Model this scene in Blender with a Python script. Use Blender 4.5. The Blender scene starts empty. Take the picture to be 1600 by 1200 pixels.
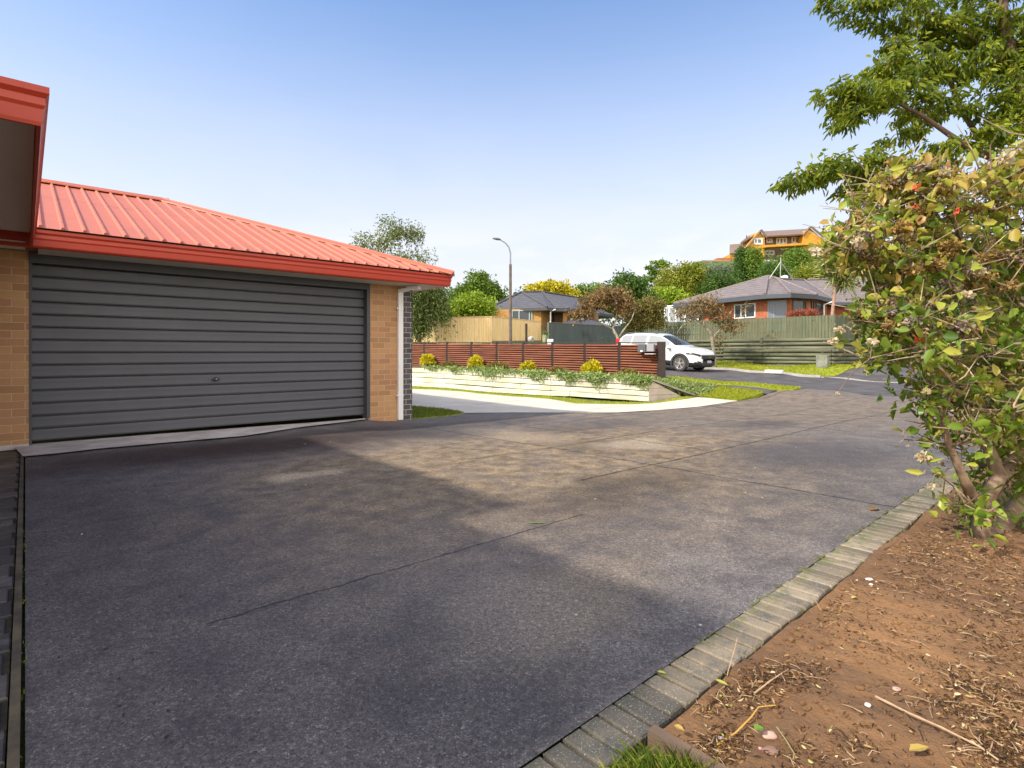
import bpy, bmesh, math, random
import numpy as np
from mathutils import Vector, Matrix
from mathutils.geometry import delaunay_2d_cdt
random.seed(7); RNG = np.random.default_rng(7)
SC = bpy.context.scene
COL = SC.collection
R = math.radians
# ---------------------------------------------------------------- camera calibration of the photograph
FPX, CX, HY, CAMZ = 863.0, 800.0, 550.0, 1.2
def P(px, py, Y):                      # a point seen at photo pixel (px, py) standing Y metres away
    return Vector(((px-CX)/FPX*Y, Y, CAMZ+(HY-py)/FPX*Y))
cd = bpy.data.cameras.new('camera'); cam = bpy.data.objects.new('camera', cd); COL.objects.link(cam)
cam.location = (0, 0, CAMZ); cam.rotation_euler = (R(90), 0, 0)
cd.sensor_width = 36; cd.lens = FPX/1600*36; cd.shift_y = -50/1600; cd.clip_end = 3000; cd.clip_start = .05
SC.camera = cam
D1 = Vector((.750, .661, 0)).normalized(); D2 = Vector((-D1.y, D1.x, 0)); ANG = math.atan2(D1.y, D1.x)
def AB(a, b, z=0): return D1*a + D2*b + Vector((0, 0, z))
# ---------------------------------------------------------------- object helpers
def tag(o, label=None, cat=None, group=None, kind=None):
    if label: o['label'] = label
    if cat: o['category'] = cat
    if group: o['group'] = group
    if kind: o['kind'] = kind
    return o
def thing(name, label, cat, loc=(0,0,0), rz=0, group=None):
    o = bpy.data.objects.new(name, None); COL.objects.link(o)
    o.location = loc; o.rotation_euler = (0, 0, rz); o.empty_display_size = .1
    return tag(o, label, cat, group)
class MB:
    def __init__(s): s.v = []; s.f = []
    def add(s, vs, fs):
        n = len(s.v); s.v += [tuple(v) for v in vs]; s.f += [tuple(i+n for i in f) for f in fs]; return s
    def box(s, x0, x1, y0, y1, z0, z1):
        vs = [(x, y, z) for z in (z0, z1) for y in (y0, y1) for x in (x0, x1)]
        return s.add(vs, [(0,2,3,1),(4,5,7,6),(0,1,5,4),(2,6,7,3),(0,4,6,2),(1,3,7,5)])
    def obox(s, c, ax, ay, az, hx, hy, hz):        # oriented box
        c = Vector(c); vs = [c+ax*(i*hx)+ay*(j*hy)+az*(k*hz) for k in (-1,1) for j in (-1,1) for i in (-1,1)]
        return s.add(vs, [(0,2,3,1),(4,5,7,6),(0,1,5,4),(2,6,7,3),(0,4,6,2),(1,3,7,5)])
    def beam(s, p0, p1, w, h, up=Vector((0,0,1))):
        p0, p1 = Vector(p0), Vector(p1); d = (p1-p0); L = d.length; d.normalize()
        sx = d.cross(up)
        if sx.length < 1e-4: sx = Vector((1,0,0))
        sx.normalize(); u = sx.cross(d)
        return s.obox((p0+p1)/2, d, sx, u, L/2, w/2, h/2)
    def prism(s, poly, z0, z1):
        n = len(poly); vs = [(x, y, z0) for x, y in poly]+[(x, y, z1) for x, y in poly]
        return s.add(vs, [tuple(range(n))[::-1], tuple(range(n, 2*n))]+[(i, (i+1)%n, (i+1)%n+n, i+n) for i in range(n)])
    def extr(s, prof, p0, p1, ax, az):              # profile (u,w) swept from p0 to p1
        p0, p1 = Vector(p0), Vector(p1); n = len(prof)
        vs = [p+ax*u+az*w for p in (p0, p1) for u, w in prof]
        return s.add(vs, [tuple(range(n))[::-1], tuple(range(n, 2*n))]+[(i, (i+1)%n, (i+1)%n+n, i+n) for i in range(n)])
    def tube(s, pts, rad, n=8, cap=True):
        pts = [Vector(p) for p in pts]; m = len(pts)
        if not hasattr(rad, '__len__'): rad = [rad]*m
        base = len(s.v); prev = None
        for i, p in enumerate(pts):
            d = (pts[min(i+1, m-1)]-pts[max(i-1, 0)])
            d = d.normalized() if d.length > 1e-9 else Vector((0,0,1))
            if prev is None:
                a = d.cross(Vector((.3, .2, 1)) if abs(d.z) < .9 else Vector((1, 0, 0))).normalized()
            else:
                a = (prev - d*prev.dot(d)); a = a.normalized() if a.length > 1e-6 else d.orthogonal().normalized()
            prev = a; b = d.cross(a)
            for k in range(n):
                t = 2*math.pi*k/n; s.v.append(tuple(p+(a*math.cos(t)+b*math.sin(t))*rad[i]))
        for i in range(m-1):
            for k in range(n):
                s.f.append((base+i*n+k, base+i*n+(k+1)%n, base+(i+1)*n+(k+1)%n, base+(i+1)*n+k))
        if cap: s.f += [tuple(base+k for k in range(n))[::-1], tuple(base+(m-1)*n+k for k in range(n))]
        return s
    def lathe(s, c, prof, ax=Vector((0,0,1)), n=24):
        c = Vector(c); ax = ax.normalized(); a = ax.orthogonal().normalized(); b = ax.cross(a); base = len(s.v)
        for r, h in prof:
            for k in range(n):
                t = 2*math.pi*k/n; s.v.append(tuple(c+ax*h+(a*math.cos(t)+b*math.sin(t))*r))
        for i in range(len(prof)-1):
            for k in range(n): s.f.append((base+i*n+k, base+i*n+(k+1)%n, base+(i+1)*n+(k+1)%n, base+(i+1)*n+k))
        s.f += [tuple(base+k for k in range(n))[::-1], tuple(base+(len(prof)-1)*n+k for k in range(n))]
        return s
    def build(s, name, m, parent=None, smooth=False, bevel=0, label=None):
        me = bpy.data.meshes.new(name); me.from_pydata(s.v, [], s.f); me.validate()
        bm = bmesh.new(); bm.from_mesh(me); bmesh.ops.recalc_face_normals(bm, faces=bm.faces); bm.to_mesh(me); bm.free()
        me.materials.append(m)
        if smooth: me.polygons.foreach_set('use_smooth', [True]*len(me.polygons))
        o = bpy.data.objects.new(name, me); COL.objects.link(o)
        if parent: o.parent = parent
        if bevel:
            b = o.modifiers.new('b', 'BEVEL'); b.width = bevel; b.segments = 2; b.limit_method = 'ANGLE'
        if label: o['label'] = label
        return o
# ---------------------------------------------------------------- materials
def newmat(name):
    m = bpy.data.materials.new(name); m.use_nodes = True; nt = m.node_tree; nt.nodes.clear()
    o = nt.nodes.new('ShaderNodeOutputMaterial'); p = nt.nodes.new('ShaderNodeBsdfPrincipled')
    nt.links.new(p.outputs[0], o.inputs[0]); return m, nt, p, o
class NT:
    def __init__(s, nt): s.nt = nt
    def n(s, t, **k):
        x = s.nt.nodes.new('ShaderNode'+t)
        for a, b in k.items(): setattr(x, a, b)
        return x
    def l(s, a, b): s.nt.links.new(a, b)
    def v(s, sock, val):
        if isinstance(val, bpy.types.NodeSocket): s.l(val, sock)
        else: sock.default_value = val
    def math(s, op, a, b=0, c=0, clamp=False):
        x = s.n('Math', operation=op, use_clamp=clamp); s.v(x.inputs[0], a); s.v(x.inputs[1], b)
        if op in ('MULTIPLY_ADD', 'SMOOTH_MIN'): s.v(x.inputs[2], c)
        return x.outputs[0]
    def mix(s, f, a, b, mode='MIX'):
        x = s.n('Mix', data_type='RGBA', blend_type=mode); s.v(x.inputs[0], f)
        s.v(x.inputs[6], a if isinstance(a, bpy.types.NodeSocket) else (*a, 1)); s.v(x.inputs[7], b if isinstance(b, bpy.types.NodeSocket) else (*b, 1))
        return x.outputs[2]
    def noise(s, vec, scale, detail=4, rough=.55, dist=0):
        x = s.n('TexNoise'); x.inputs['Scale'].default_value = scale; x.inputs['Detail'].default_value = detail
        x.inputs['Roughness'].default_value = rough; x.inputs['Distortion'].default_value = dist
        if vec is not None: s.l(vec, x.inputs['Vector'])
        return x.outputs[0]
    def ss(s, x, lo, hi):            # smoothstep of a socket
        m = s.n('MapRange', interpolation_type='SMOOTHSTEP'); s.v(m.inputs[0], x); m.inputs[1].default_value = lo; m.inputs[2].default_value = hi
        return m.outputs[0]
    def ramp(s, f, stops):
        x = s.n('ValToRGB'); e = x.color_ramp.elements
        while len(e) < len(stops): e.new(.5)
        for i, (p, c) in enumerate(stops): e[i].position = p; e[i].color = (*c, 1)
        s.l(f, x.inputs[0]); return x.outputs[0]
    def obj(s): return s.n('TexCoord').outputs['Object']
    def bump(s, h, st, dist, p, prev=None):
        b = s.n('Bump'); b.inputs['Strength'].default_value = st; b.inputs['Distance'].default_value = dist; s.l(h, b.inputs['Height'])
        if prev is not None: s.l(prev, b.inputs['Normal'])
        if p is not None: s.l(b.outputs[0], p.inputs['Normal'])
        return b.outputs[0]
MC = {}
def mat(name, c1, c2=None, scale=4, rough=.6, bump=0, bs=40, bd=.01, metal=0, stretch=None, spec=.5, coat=0, lo=.35, hi=.65):
    if name in MC: return MC[name]
    m, nt, p, o = newmat(name); t = NT(nt); vec = t.obj()
    if stretch:
        mp = t.n('Mapping'); mp.inputs['Scale'].default_value = stretch; t.l(vec, mp.inputs[0]); vec = mp.outputs[0]
    if c2 is not None:
        f = t.ss(t.noise(vec, scale, 8, .65), lo, hi); t.l(t.mix(f, c1, c2), p.inputs['Base Color'])
    else:
        f = t.noise(vec, scale, 5); k = t.mix(t.math('MULTIPLY', f, .5), c1, tuple(x*.72 for x in c1)); t.l(k, p.inputs['Base Color'])
    p.inputs['Roughness'].default_value = rough; p.inputs['Metallic'].default_value = metal
    p.inputs['Specular IOR Level'].default_value = spec; p.inputs['Coat Weight'].default_value = coat
    if bump: t.bump(t.noise(vec, bs, 6, .7), bump, bd, p)
    MC[name] = m; return m
def leafmat(name, stops, trans=.3, rough=.5):
    if name in MC: return MC[name]
    m, nt, p, o = newmat(name); t = NT(nt)
    a = t.n('Attribute', attribute_name='rnd'); c = t.ramp(a.outputs['Fac'], stops)
    t.l(c, p.inputs['Base Color']); p.inputs['Roughness'].default_value = rough; p.inputs['Specular IOR Level'].default_value = .35
    tr = t.n('BsdfTranslucent'); t.l(t.mix(.4, c, (.35, .42, .05)), tr.inputs[0])
    mx = t.n('MixShader'); mx.inputs[0].default_value = trans; t.l(p.outputs[0], mx.inputs[1]); t.l(tr.outputs[0], mx.inputs[2]); t.l(mx.outputs[0], o.inputs[0])
    MC[name] = m; return m
def brickmat(name, stops, mortar, bw=.27, bh=.098, ms=.011, axis='x', rough=.85, bumpd=.006):
    if name in MC: return MC[name]
    m, nt, p, o = newmat(name); t = NT(nt); sp = t.n('SeparateXYZ'); t.l(t.obj(), sp.inputs[0])
    cb = t.n('CombineXYZ'); 
    if axis == 'xy': t.l(t.math('ADD', sp.outputs[0], sp.outputs[1]), cb.inputs[0])
    else: t.l(sp.outputs[0 if axis == 'x' else 1], cb.inputs[0])
    t.l(sp.outputs[2], cb.inputs[1])
    wn = t.noise(cb.outputs[0], 9, 3); wv = t.n('VectorMath', operation='SCALE'); 
    ad = t.n('VectorMath', operation='ADD'); t.l(cb.outputs[0], ad.inputs[0]); cc = t.n('CombineXYZ'); t.l(t.math('MULTIPLY', t.math('SUBTRACT', wn, .5), .012), cc.inputs[1]); t.l(cc.outputs[0], ad.inputs[1])
    b = t.n('TexBrick'); t.l(ad.outputs[0], b.inputs['Vector']); b.inputs['Scale'].default_value = 1
    b.inputs['Brick Width'].default_value = bw; b.inputs['Row Height'].default_value = bh; b.inputs['Mortar Size'].default_value = ms*.5
    b.inputs['Mortar Smooth'].default_value = .3; b.inputs['Bias'].default_value = 0
    b.inputs['Color1'].default_value = (0,0,0,1); b.inputs['Color2'].default_value = (1,1,1,1); b.inputs['Mortar'].default_value = (.5,.5,.5,1)
    bc = t.ramp(b.outputs["Color"], stops)
    bc = t.mix(t.ss(t.noise(ad.outputs[0], 3.1, 6, .7), .35, .75), bc, t.mix(.35, bc, stops[-1][1]))
    bc = t.mix(t.math('MULTIPLY', t.noise(t.obj(), 120, 3, .7), .55), bc, tuple(x*.55 for x in stops[0][1]))
    t.l(t.mix(b.outputs['Fac'], bc, mortar), p.inputs['Base Color']); p.inputs['Roughness'].default_value = rough
    h = t.math('ADD', t.math('MULTIPLY', t.math('SUBTRACT', 1, b.outputs['Fac']), 1), t.math('MULTIPLY', t.noise(t.obj(), 90, 4), .3))
    t.bump(h, .7, bumpd, p); MC[name] = m; return m
# ---------------------------------------------------------------- ground height
CT = [(0,0,0),(3,3,0),(-5,6,0),(-6.2,7.1,.0),(-3,8.2,0),(-2,3,0),(0,5,0),(3,-3,0),(-4,-3,0),(6,2,0),(5,5,0),(6,8,-.02),(2,8,-.02),(1,10.3,-.07),(-2,10.4,-.1),(-2.9,9.9,-.03),(-1,9.3,-.06),
      (0,13,-.12),(-3,12.5,-.1),(4,13,-.14),(3.9,15.3,-.2),(0,18,-.15),(-3.8,20.8,-.1),(-9,25,-.08),(5.3,16,-.12),(6.5,14.8,-.1),(9.1,17.4,.05),(10.7,15.4,-.05),(7.3,17.6,.12),(5.6,20.5,.25),
      (2,24,.42),(-3,29,.65),(-9,33,.8),(9.86,27.2,.35),(6,31,.5),(2,34,.7),(11.7,25.2,.24),(15,21.6,0),(13,23.7,.12),(14,12,-.15),(20,16,-.2),(20,6,-.1),(12,6,-.02),(26,10,-.3),
      (11.2,30.2,.64),(15,26,.51),(18,23.5,.3),(22,24,.3),(24,30,.9),(30,26,.4),(14,34,1.0),(8,38,1.6),(14,45,2),(24,45,2.2),(0,42,1.9),(-10,40,1.6),(-20,40,1.6),(0,60,2.4),(25,60,3),(-30,60,2.5),(55,60,3),(-20,10,0),(-20,-20,0),(20,-20,0),(60,10,-.5)]
CTA = np.array(CT)
def smooth(x): x = np.clip(x, 0, 1); return x*x*(3-2*x)
def gza(x, y):
    x = np.asarray(x, float); y = np.asarray(y, float)
    d = (x[..., None]-CTA[:, 0])**2+(y[..., None]-CTA[:, 1])**2+.05
    w = d**-1.8; z = (w*CTA[:, 2]).sum(-1)/w.sum(-1)
    h = 19*smooth((y-62)/55)*smooth((x/np.maximum(y, 1)-.2)/.13)
    return z+h
def gz(x, y): return float(gza(x, y))
def G(px, py):                          # where the sight line of a photo pixel meets the ground
    z = 0
    for _ in range(30):
        Y = (CAMZ-z)*FPX/(py-HY); x = (px-CX)/FPX*Y; z = .5*z+.5*gz(x, Y)
    return Vector((x, Y, z))
def G2(*pts): return [tuple(G(*p)[:2]) for p in pts]
def inpoly(x, y, poly):
    ins = np.zeros(x.shape, bool); n = len(poly)
    for i in range(n):
        x0, y0 = poly[i]; x1, y1 = poly[(i+1) % n]
        if y0 == y1: continue
        c = ((y0 > y) != (y1 > y)) & (x < (x1-x0)*(y-y0)/(y1-y0)+x0); ins ^= c
    return ins
def dens(poly, step):
    out = []
    for i in range(len(poly)):
        a = Vector(poly[i]); b = Vector(poly[(i+1) % len(poly)]); n = max(1, int((b-a).length/step))
        out += [tuple(a.lerp(b, k/n)) for k in range(n)]
    return out
def sheet(name, poly, m, dz=0, step=.5, zf=None, jit=0, pts=None, disp=None, skirt=0):
    poly = dens(poly, step*1.5); n = len(poly)
    xs = np.array([p[0] for p in poly]); ys = np.array([p[1] for p in poly])
    if pts is None:
        gx, gy = np.meshgrid(np.arange(xs.min(), xs.max(), step), np.arange(ys.min(), ys.max(), step)); gx = gx.ravel(); gy = gy.ravel()
        gx = gx+RNG.uniform(-.1, .1, gx.size)*step; gy = gy+RNG.uniform(-.1, .1, gy.size)*step
    else: gx, gy = pts
    k = inpoly(gx, gy, poly); gx, gy = gx[k], gy[k]
    V = [Vector(p) for p in poly]+[Vector((a, b)) for a, b in zip(gx, gy)]
    vo, _, fo, *_ = delaunay_2d_cdt(V, [], [list(range(n))], 1, 1e-5)
    X = np.array([v[0] for v in vo]); Y = np.array([v[1] for v in vo])
    Z = (gza(X, Y) if zf is None else zf(X, Y))+dz
    if disp is not None: Z = Z+disp(X, Y)
    b = MB(); b.v = list(zip(X.tolist(), Y.tolist(), Z.tolist())); b.f = [tuple(f) for f in fo]
    me = bpy.data.meshes.new(name); me.from_pydata(b.v, [], b.f); me.materials.append(m)
    bm = bmesh.new(); bm.from_mesh(me); bmesh.ops.recalc_face_normals(bm, faces=bm.faces)
    if bm.faces and sum(f.normal.z*f.calc_area() for f in bm.faces) < 0: bmesh.ops.reverse_faces(bm, faces=bm.faces)
    if skirt:
        be = [e for e in bm.edges if e.is_boundary]; r = bmesh.ops.extrude_edge_only(bm, edges=be)
        for v in r['geom']:
            if isinstance(v, bmesh.types.BMVert): v.co.z -= skirt
    bm.to_mesh(me); bm.free()
    me.polygons.foreach_set('use_smooth', [not skirt]*len(me.polygons))
    o = bpy.data.objects.new(name, me); COL.objects.link(o); return o
# ---------------------------------------------------------------- leaves, grass, branches
def mesh_np(name, V, F, m, rnd=None, parent=None, smooth=False):
    """V (n,3); F (k,q) with constant corner count"""
    me = bpy.data.meshes.new(name); k, q = F.shape
    me.vertices.add(len(V)); me.vertices.foreach_set('co', np.ascontiguousarray(V, np.float32).ravel())
    me.loops.add(k*q); me.loops.foreach_set('vertex_index', F.astype(np.int32).ravel())
    me.polygons.add(k); me.polygons.foreach_set('loop_start', (np.arange(k)*q).astype(np.int32)); me.polygons.foreach_set('loop_total', np.full(k, q, np.int32))
    if rnd is not None:
        a = me.attributes.new('rnd', 'FLOAT', 'FACE'); a.data.foreach_set('value', rnd.astype(np.float32))
    me.update(calc_edges=True); me.validate(); me.materials.append(m)
    if smooth: me.polygons.foreach_set('use_smooth', [True]*k)
    o = bpy.data.objects.new(name, me); COL.objects.link(o)
    if parent: o.parent = parent
    return o
def unit(v): return v/np.maximum(np.linalg.norm(v, axis=-1, keepdims=True), 1e-9)
def leaves(name, pts, m, L=.1, W=.05, parent=None, dirs=None, spread=1, droop=.3, fold=.25, vary=.35, shape='hex', rnd=None, rng=None):
    rng = rng or RNG; n = len(pts); pts = np.asarray(pts, float)
    d = rng.normal(size=(n, 3))*spread
    if dirs is not None: d = d+dirs
    d[:, 2] -= droop; d = unit(d); r = rng.normal(size=(n, 3)); r[:, 2] *= .5; s = unit(np.cross(d, r)); nn = np.cross(s, d)
    nn = np.where(nn[:, 2:3] < 0, -nn, nn)
    l = (L*(1+rng.uniform(-vary, vary, n)))[:, None]; w = (W*(1+rng.uniform(-vary, vary, n)))[:, None]*.5; f = fold*w
    if shape == 'hex':
        P6 = [pts, pts+d*l*.3+s*w+nn*f, pts+d*l*.68+s*w*.8+nn*f, pts+d*l-nn*l*.08, pts+d*l*.68-s*w*.8+nn*f, pts+d*l*.3-s*w+nn*f]
        V = np.stack(P6, 1).reshape(-1, 3); b = np.arange(n)[:, None]*6
        F = np.concatenate([b+np.array([[0, 1, 2, 3]]), b+np.array([[0, 3, 4, 5]])], 1).reshape(-1, 4); k = 2
    else:
        P4 = [pts, pts+d*l*.45+s*w+nn*f, pts+d*l, pts+d*l*.45-s*w+nn*f]
        V = np.stack(P4, 1).reshape(-1, 3); b = np.arange(n)[:, None]*4
        F = b+np.array([[0, 1, 2, 3]]); k = 1
    rv = rng.random(n) if rnd is None else rnd
    return mesh_np(name, V, F, m, np.repeat(np.clip(rv, 0, 1), k), parent)
def grass(name, poly, m, n, h=.05, w=.006, dz=0, lean=.5, zf=None, parent=None, xy=None, patch=True):
    if xy is None:
        xs = [p[0] for p in poly]; ys = [p[1] for p in poly]; X = []; Y = []; c = 0
        while c < n:
            x = RNG.uniform(min(xs), max(xs), n*2); y = RNG.uniform(min(ys), max(ys), n*2); k = inpoly(x, y, poly); X.append(x[k]); Y.append(y[k]); c += k.sum()
            if k.sum() == 0: break
        X = np.concatenate(X)[:n]; Y = np.concatenate(Y)[:n]
    else: X, Y = xy; n = len(X)
    Z = (gza(X, Y) if zf is None else zf(X, Y))+dz
    b = np.stack([X, Y, Z], 1); t = RNG.uniform(0, 2*np.pi, n); s = np.stack([np.cos(t), np.sin(t), 0*t], 1)
    hh = h*RNG.uniform(.5, 1.3, n)[:, None]; ln = RNG.normal(size=(n, 3))*lean; ln[:, 2] = 1; ln = unit(ln)
    V = np.stack([b-s*w/2, b+s*w/2, b+ln*hh*.6+s*w*.35, b+ln*hh+np.stack([ln[:, 0], ln[:, 1], 0*t-.2], 1)*hh*.35, ], 1).reshape(-1, 3)
    F = np.arange(n)[:, None]*4+np.array([[0, 1, 2, 3]])
    return mesh_np(name, V, F, m, RNG.random(n), parent)
def grow(root_paths, targets, rng, rtip=.004, expo=2.3, wob=.12, seg=None, up=.0):
    """connects every target to the nearest node of the growing skeleton; returns MB with tapered limbs and list of tip nodes"""
    nodes = []; par = []; fixr = {}
    for path in root_paths:                      # path: list of (point, radius); first may attach to nearest
        prev = -1
        if nodes:
            A = np.array(nodes); prev = int(np.argmin(((A-np.array(path[0][0]))**2).sum(1)))
            if np.linalg.norm(A[prev]-np.array(path[0][0])) > 1e9: prev = -1
        for q, r in path:
            nodes.append(tuple(q)); par.append(prev); prev = len(nodes)-1; fixr[prev] = r
    base = np.array(nodes[0]); start = len(nodes)
    T = np.array(targets); order = np.argsort(np.min(((T[:, None]-np.array(nodes)[None])**2).sum(-1), 1))
    A = np.zeros((len(nodes)+len(T)*6+10, 3)); A[:len(nodes)] = nodes; cnt = len(nodes)
    tips = []
    for i in order:
        t = T[i]; d2 = ((A[:cnt]-t)**2).sum(1); j = int(np.argmin(d2)); dist = math.sqrt(d2[j])
        if dist < 1e-3: continue
        k = max(1, min(5, int(dist/(seg or .25)))) if seg else 2
        p0 = A[j].copy(); prev = j; w = rng.normal(size=3)*wob*dist
        for s in range(1, k+1):
            f = s/k; q = p0+(t-p0)*f + w*math.sin(math.pi*f) + np.array([0, 0, up*dist*math.sin(math.pi*f)])
            A[cnt] = q; par.append(prev); prev = cnt; cnt += 1
        tips.append(prev)
    n = cnt; load = np.zeros(n); ch = [[] for _ in range(n)]
    for i in range(n):
        if par[i] >= 0: ch[par[i]].append(i)
    rad = np.zeros(n)
    for i in range(n-1, -1, -1):
        s = sum(rad[c]**expo for c in ch[i]); rad[i] = max(rtip, s**(1/expo) if s > 0 else rtip)
        if i in fixr: rad[i] = fixr[i]
    b = MB(); done = set()
    heads = [i for i in range(n) if par[i] < 0]
    stack = [(h, None) for h in heads]
    while stack:
        s, p = stack.pop(); ch_ = [] ; pts = []; rr = []
        if p is not None: pts.append(A[p]); rr.append(min(rad[p], rad[s]*1.25))
        c = s
        while True:
            pts.append(A[c]); rr.append(rad[c])
            if not ch[c]: break
            k = max(ch[c], key=lambda q: rad[q])
            stack += [(q, c) for q in ch[c] if q != k]; c = k
        if len(pts) > 1: b.tube(pts, rr, 7 if max(rr) > .03 else (5 if max(rr) > .012 else 4))
    return b, A[:n], np.array(tips, int), np.array(par)
CT += [(-3,31.8,.8),(-9,32,.85),(3,31.2,.7),(-6,34.3,1.9),(1.5,34.2,1.9),(-13,34.6,1.9),(5,36,1.8),(-5,26,.5),(-12,27,.5),(7.5,33,.8)]
CT = [c for c in CT if c[:2] not in ((14,45),(24,45),(-3,29),(-9,33),(2,34))]+[(14,45,1.5),(24,45,1.5)]
CTA = np.array(CT)
# ---------------------------------------------------------------- light
SUN_EL, SUN_H = R(42), Vector((.89, .456, 0)).normalized()          # light travels along SUN_H
w = bpy.data.worlds.new('World'); SC.world = w; w.use_nodes = True; nt = w.node_tree; nt.nodes.clear(); t = NT(nt)
sky = t.n('TexSky', sky_type='NISHITA', sun_disc=False); sky.sun_elevation = SUN_EL; sky.air_density = 1.25; sky.dust_density = .7; sky.ozone_density = 1.6
sdir = -SUN_H; sky.sun_rotation = math.atan2(sdir.x, sdir.y)
tc = t.n('TexCoord'); sp = t.n('SeparateXYZ'); t.l(tc.outputs['Generated'], sp.inputs[0])
mp = t.n('Mapping'); mp.inputs['Scale'].default_value = (1, 1, 3.2); t.l(tc.outputs['Generated'], mp.inputs[0])
c1 = t.noise(mp.outputs[0], 2.3, 9, .6, .4); c2 = t.noise(mp.outputs[0], 7, 6, .6, .2)
veil = t.math('MULTIPLY', t.ss(sp.outputs[2], .64, .04), t.math('MULTIPLY_ADD', c1, .45, .80))
puff = t.math('MULTIPLY', t.ss(t.math('ADD', t.math('MULTIPLY', c2, .45), t.math('MULTIPLY', c1, .55)), .47, .58), t.ss(sp.outputs[2], .26, .06))
back = t.math('MULTIPLY', t.ss(sp.outputs[1], .05, -.5), t.math('MULTIPLY_ADD', c1, .6, .55))          # unseen bright cloud added behind the camera to fill the shade
cm = t.math('MAXIMUM', t.math('MAXIMUM', veil, back), t.math('MULTIPLY', puff, 1.0), clamp=True)
bg = t.n('Background'); bg.inputs[1].default_value = .15
t.l(t.mix(cm, t.mix(.08, t.mix(1, sky.outputs[0], (.50, .70, .93), 'MULTIPLY'), (3, 4.0, 6)), t.mix(back, t.mix(puff, (3.95, 4.05, 4.5), (4.7, 4.6, 4.7)), (12.5, 11.2, 9.9))), bg.inputs[0])
wo = t.n('OutputWorld'); t.l(bg.outputs[0], wo.inputs[0])
sd = bpy.data.lights.new('sun', 'SUN'); sd.energy = 3.5; sd.angle = R(2); sd.color = (1, .93, .82)
so = bpy.data.objects.new('sun', sd); COL.objects.link(so); so.location = (-10, -5, 12)
so.rotation_euler = Vector((SUN_H.x*math.cos(SUN_EL), SUN_H.y*math.cos(SUN_EL), -math.sin(SUN_EL))).to_track_quat('-Z', 'Y').to_euler()
SC.view_settings.view_transform = 'Standard'; SC.view_settings.look = 'None'; SC.view_settings.exposure = .68; SC.view_settings.gamma = 1
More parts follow.
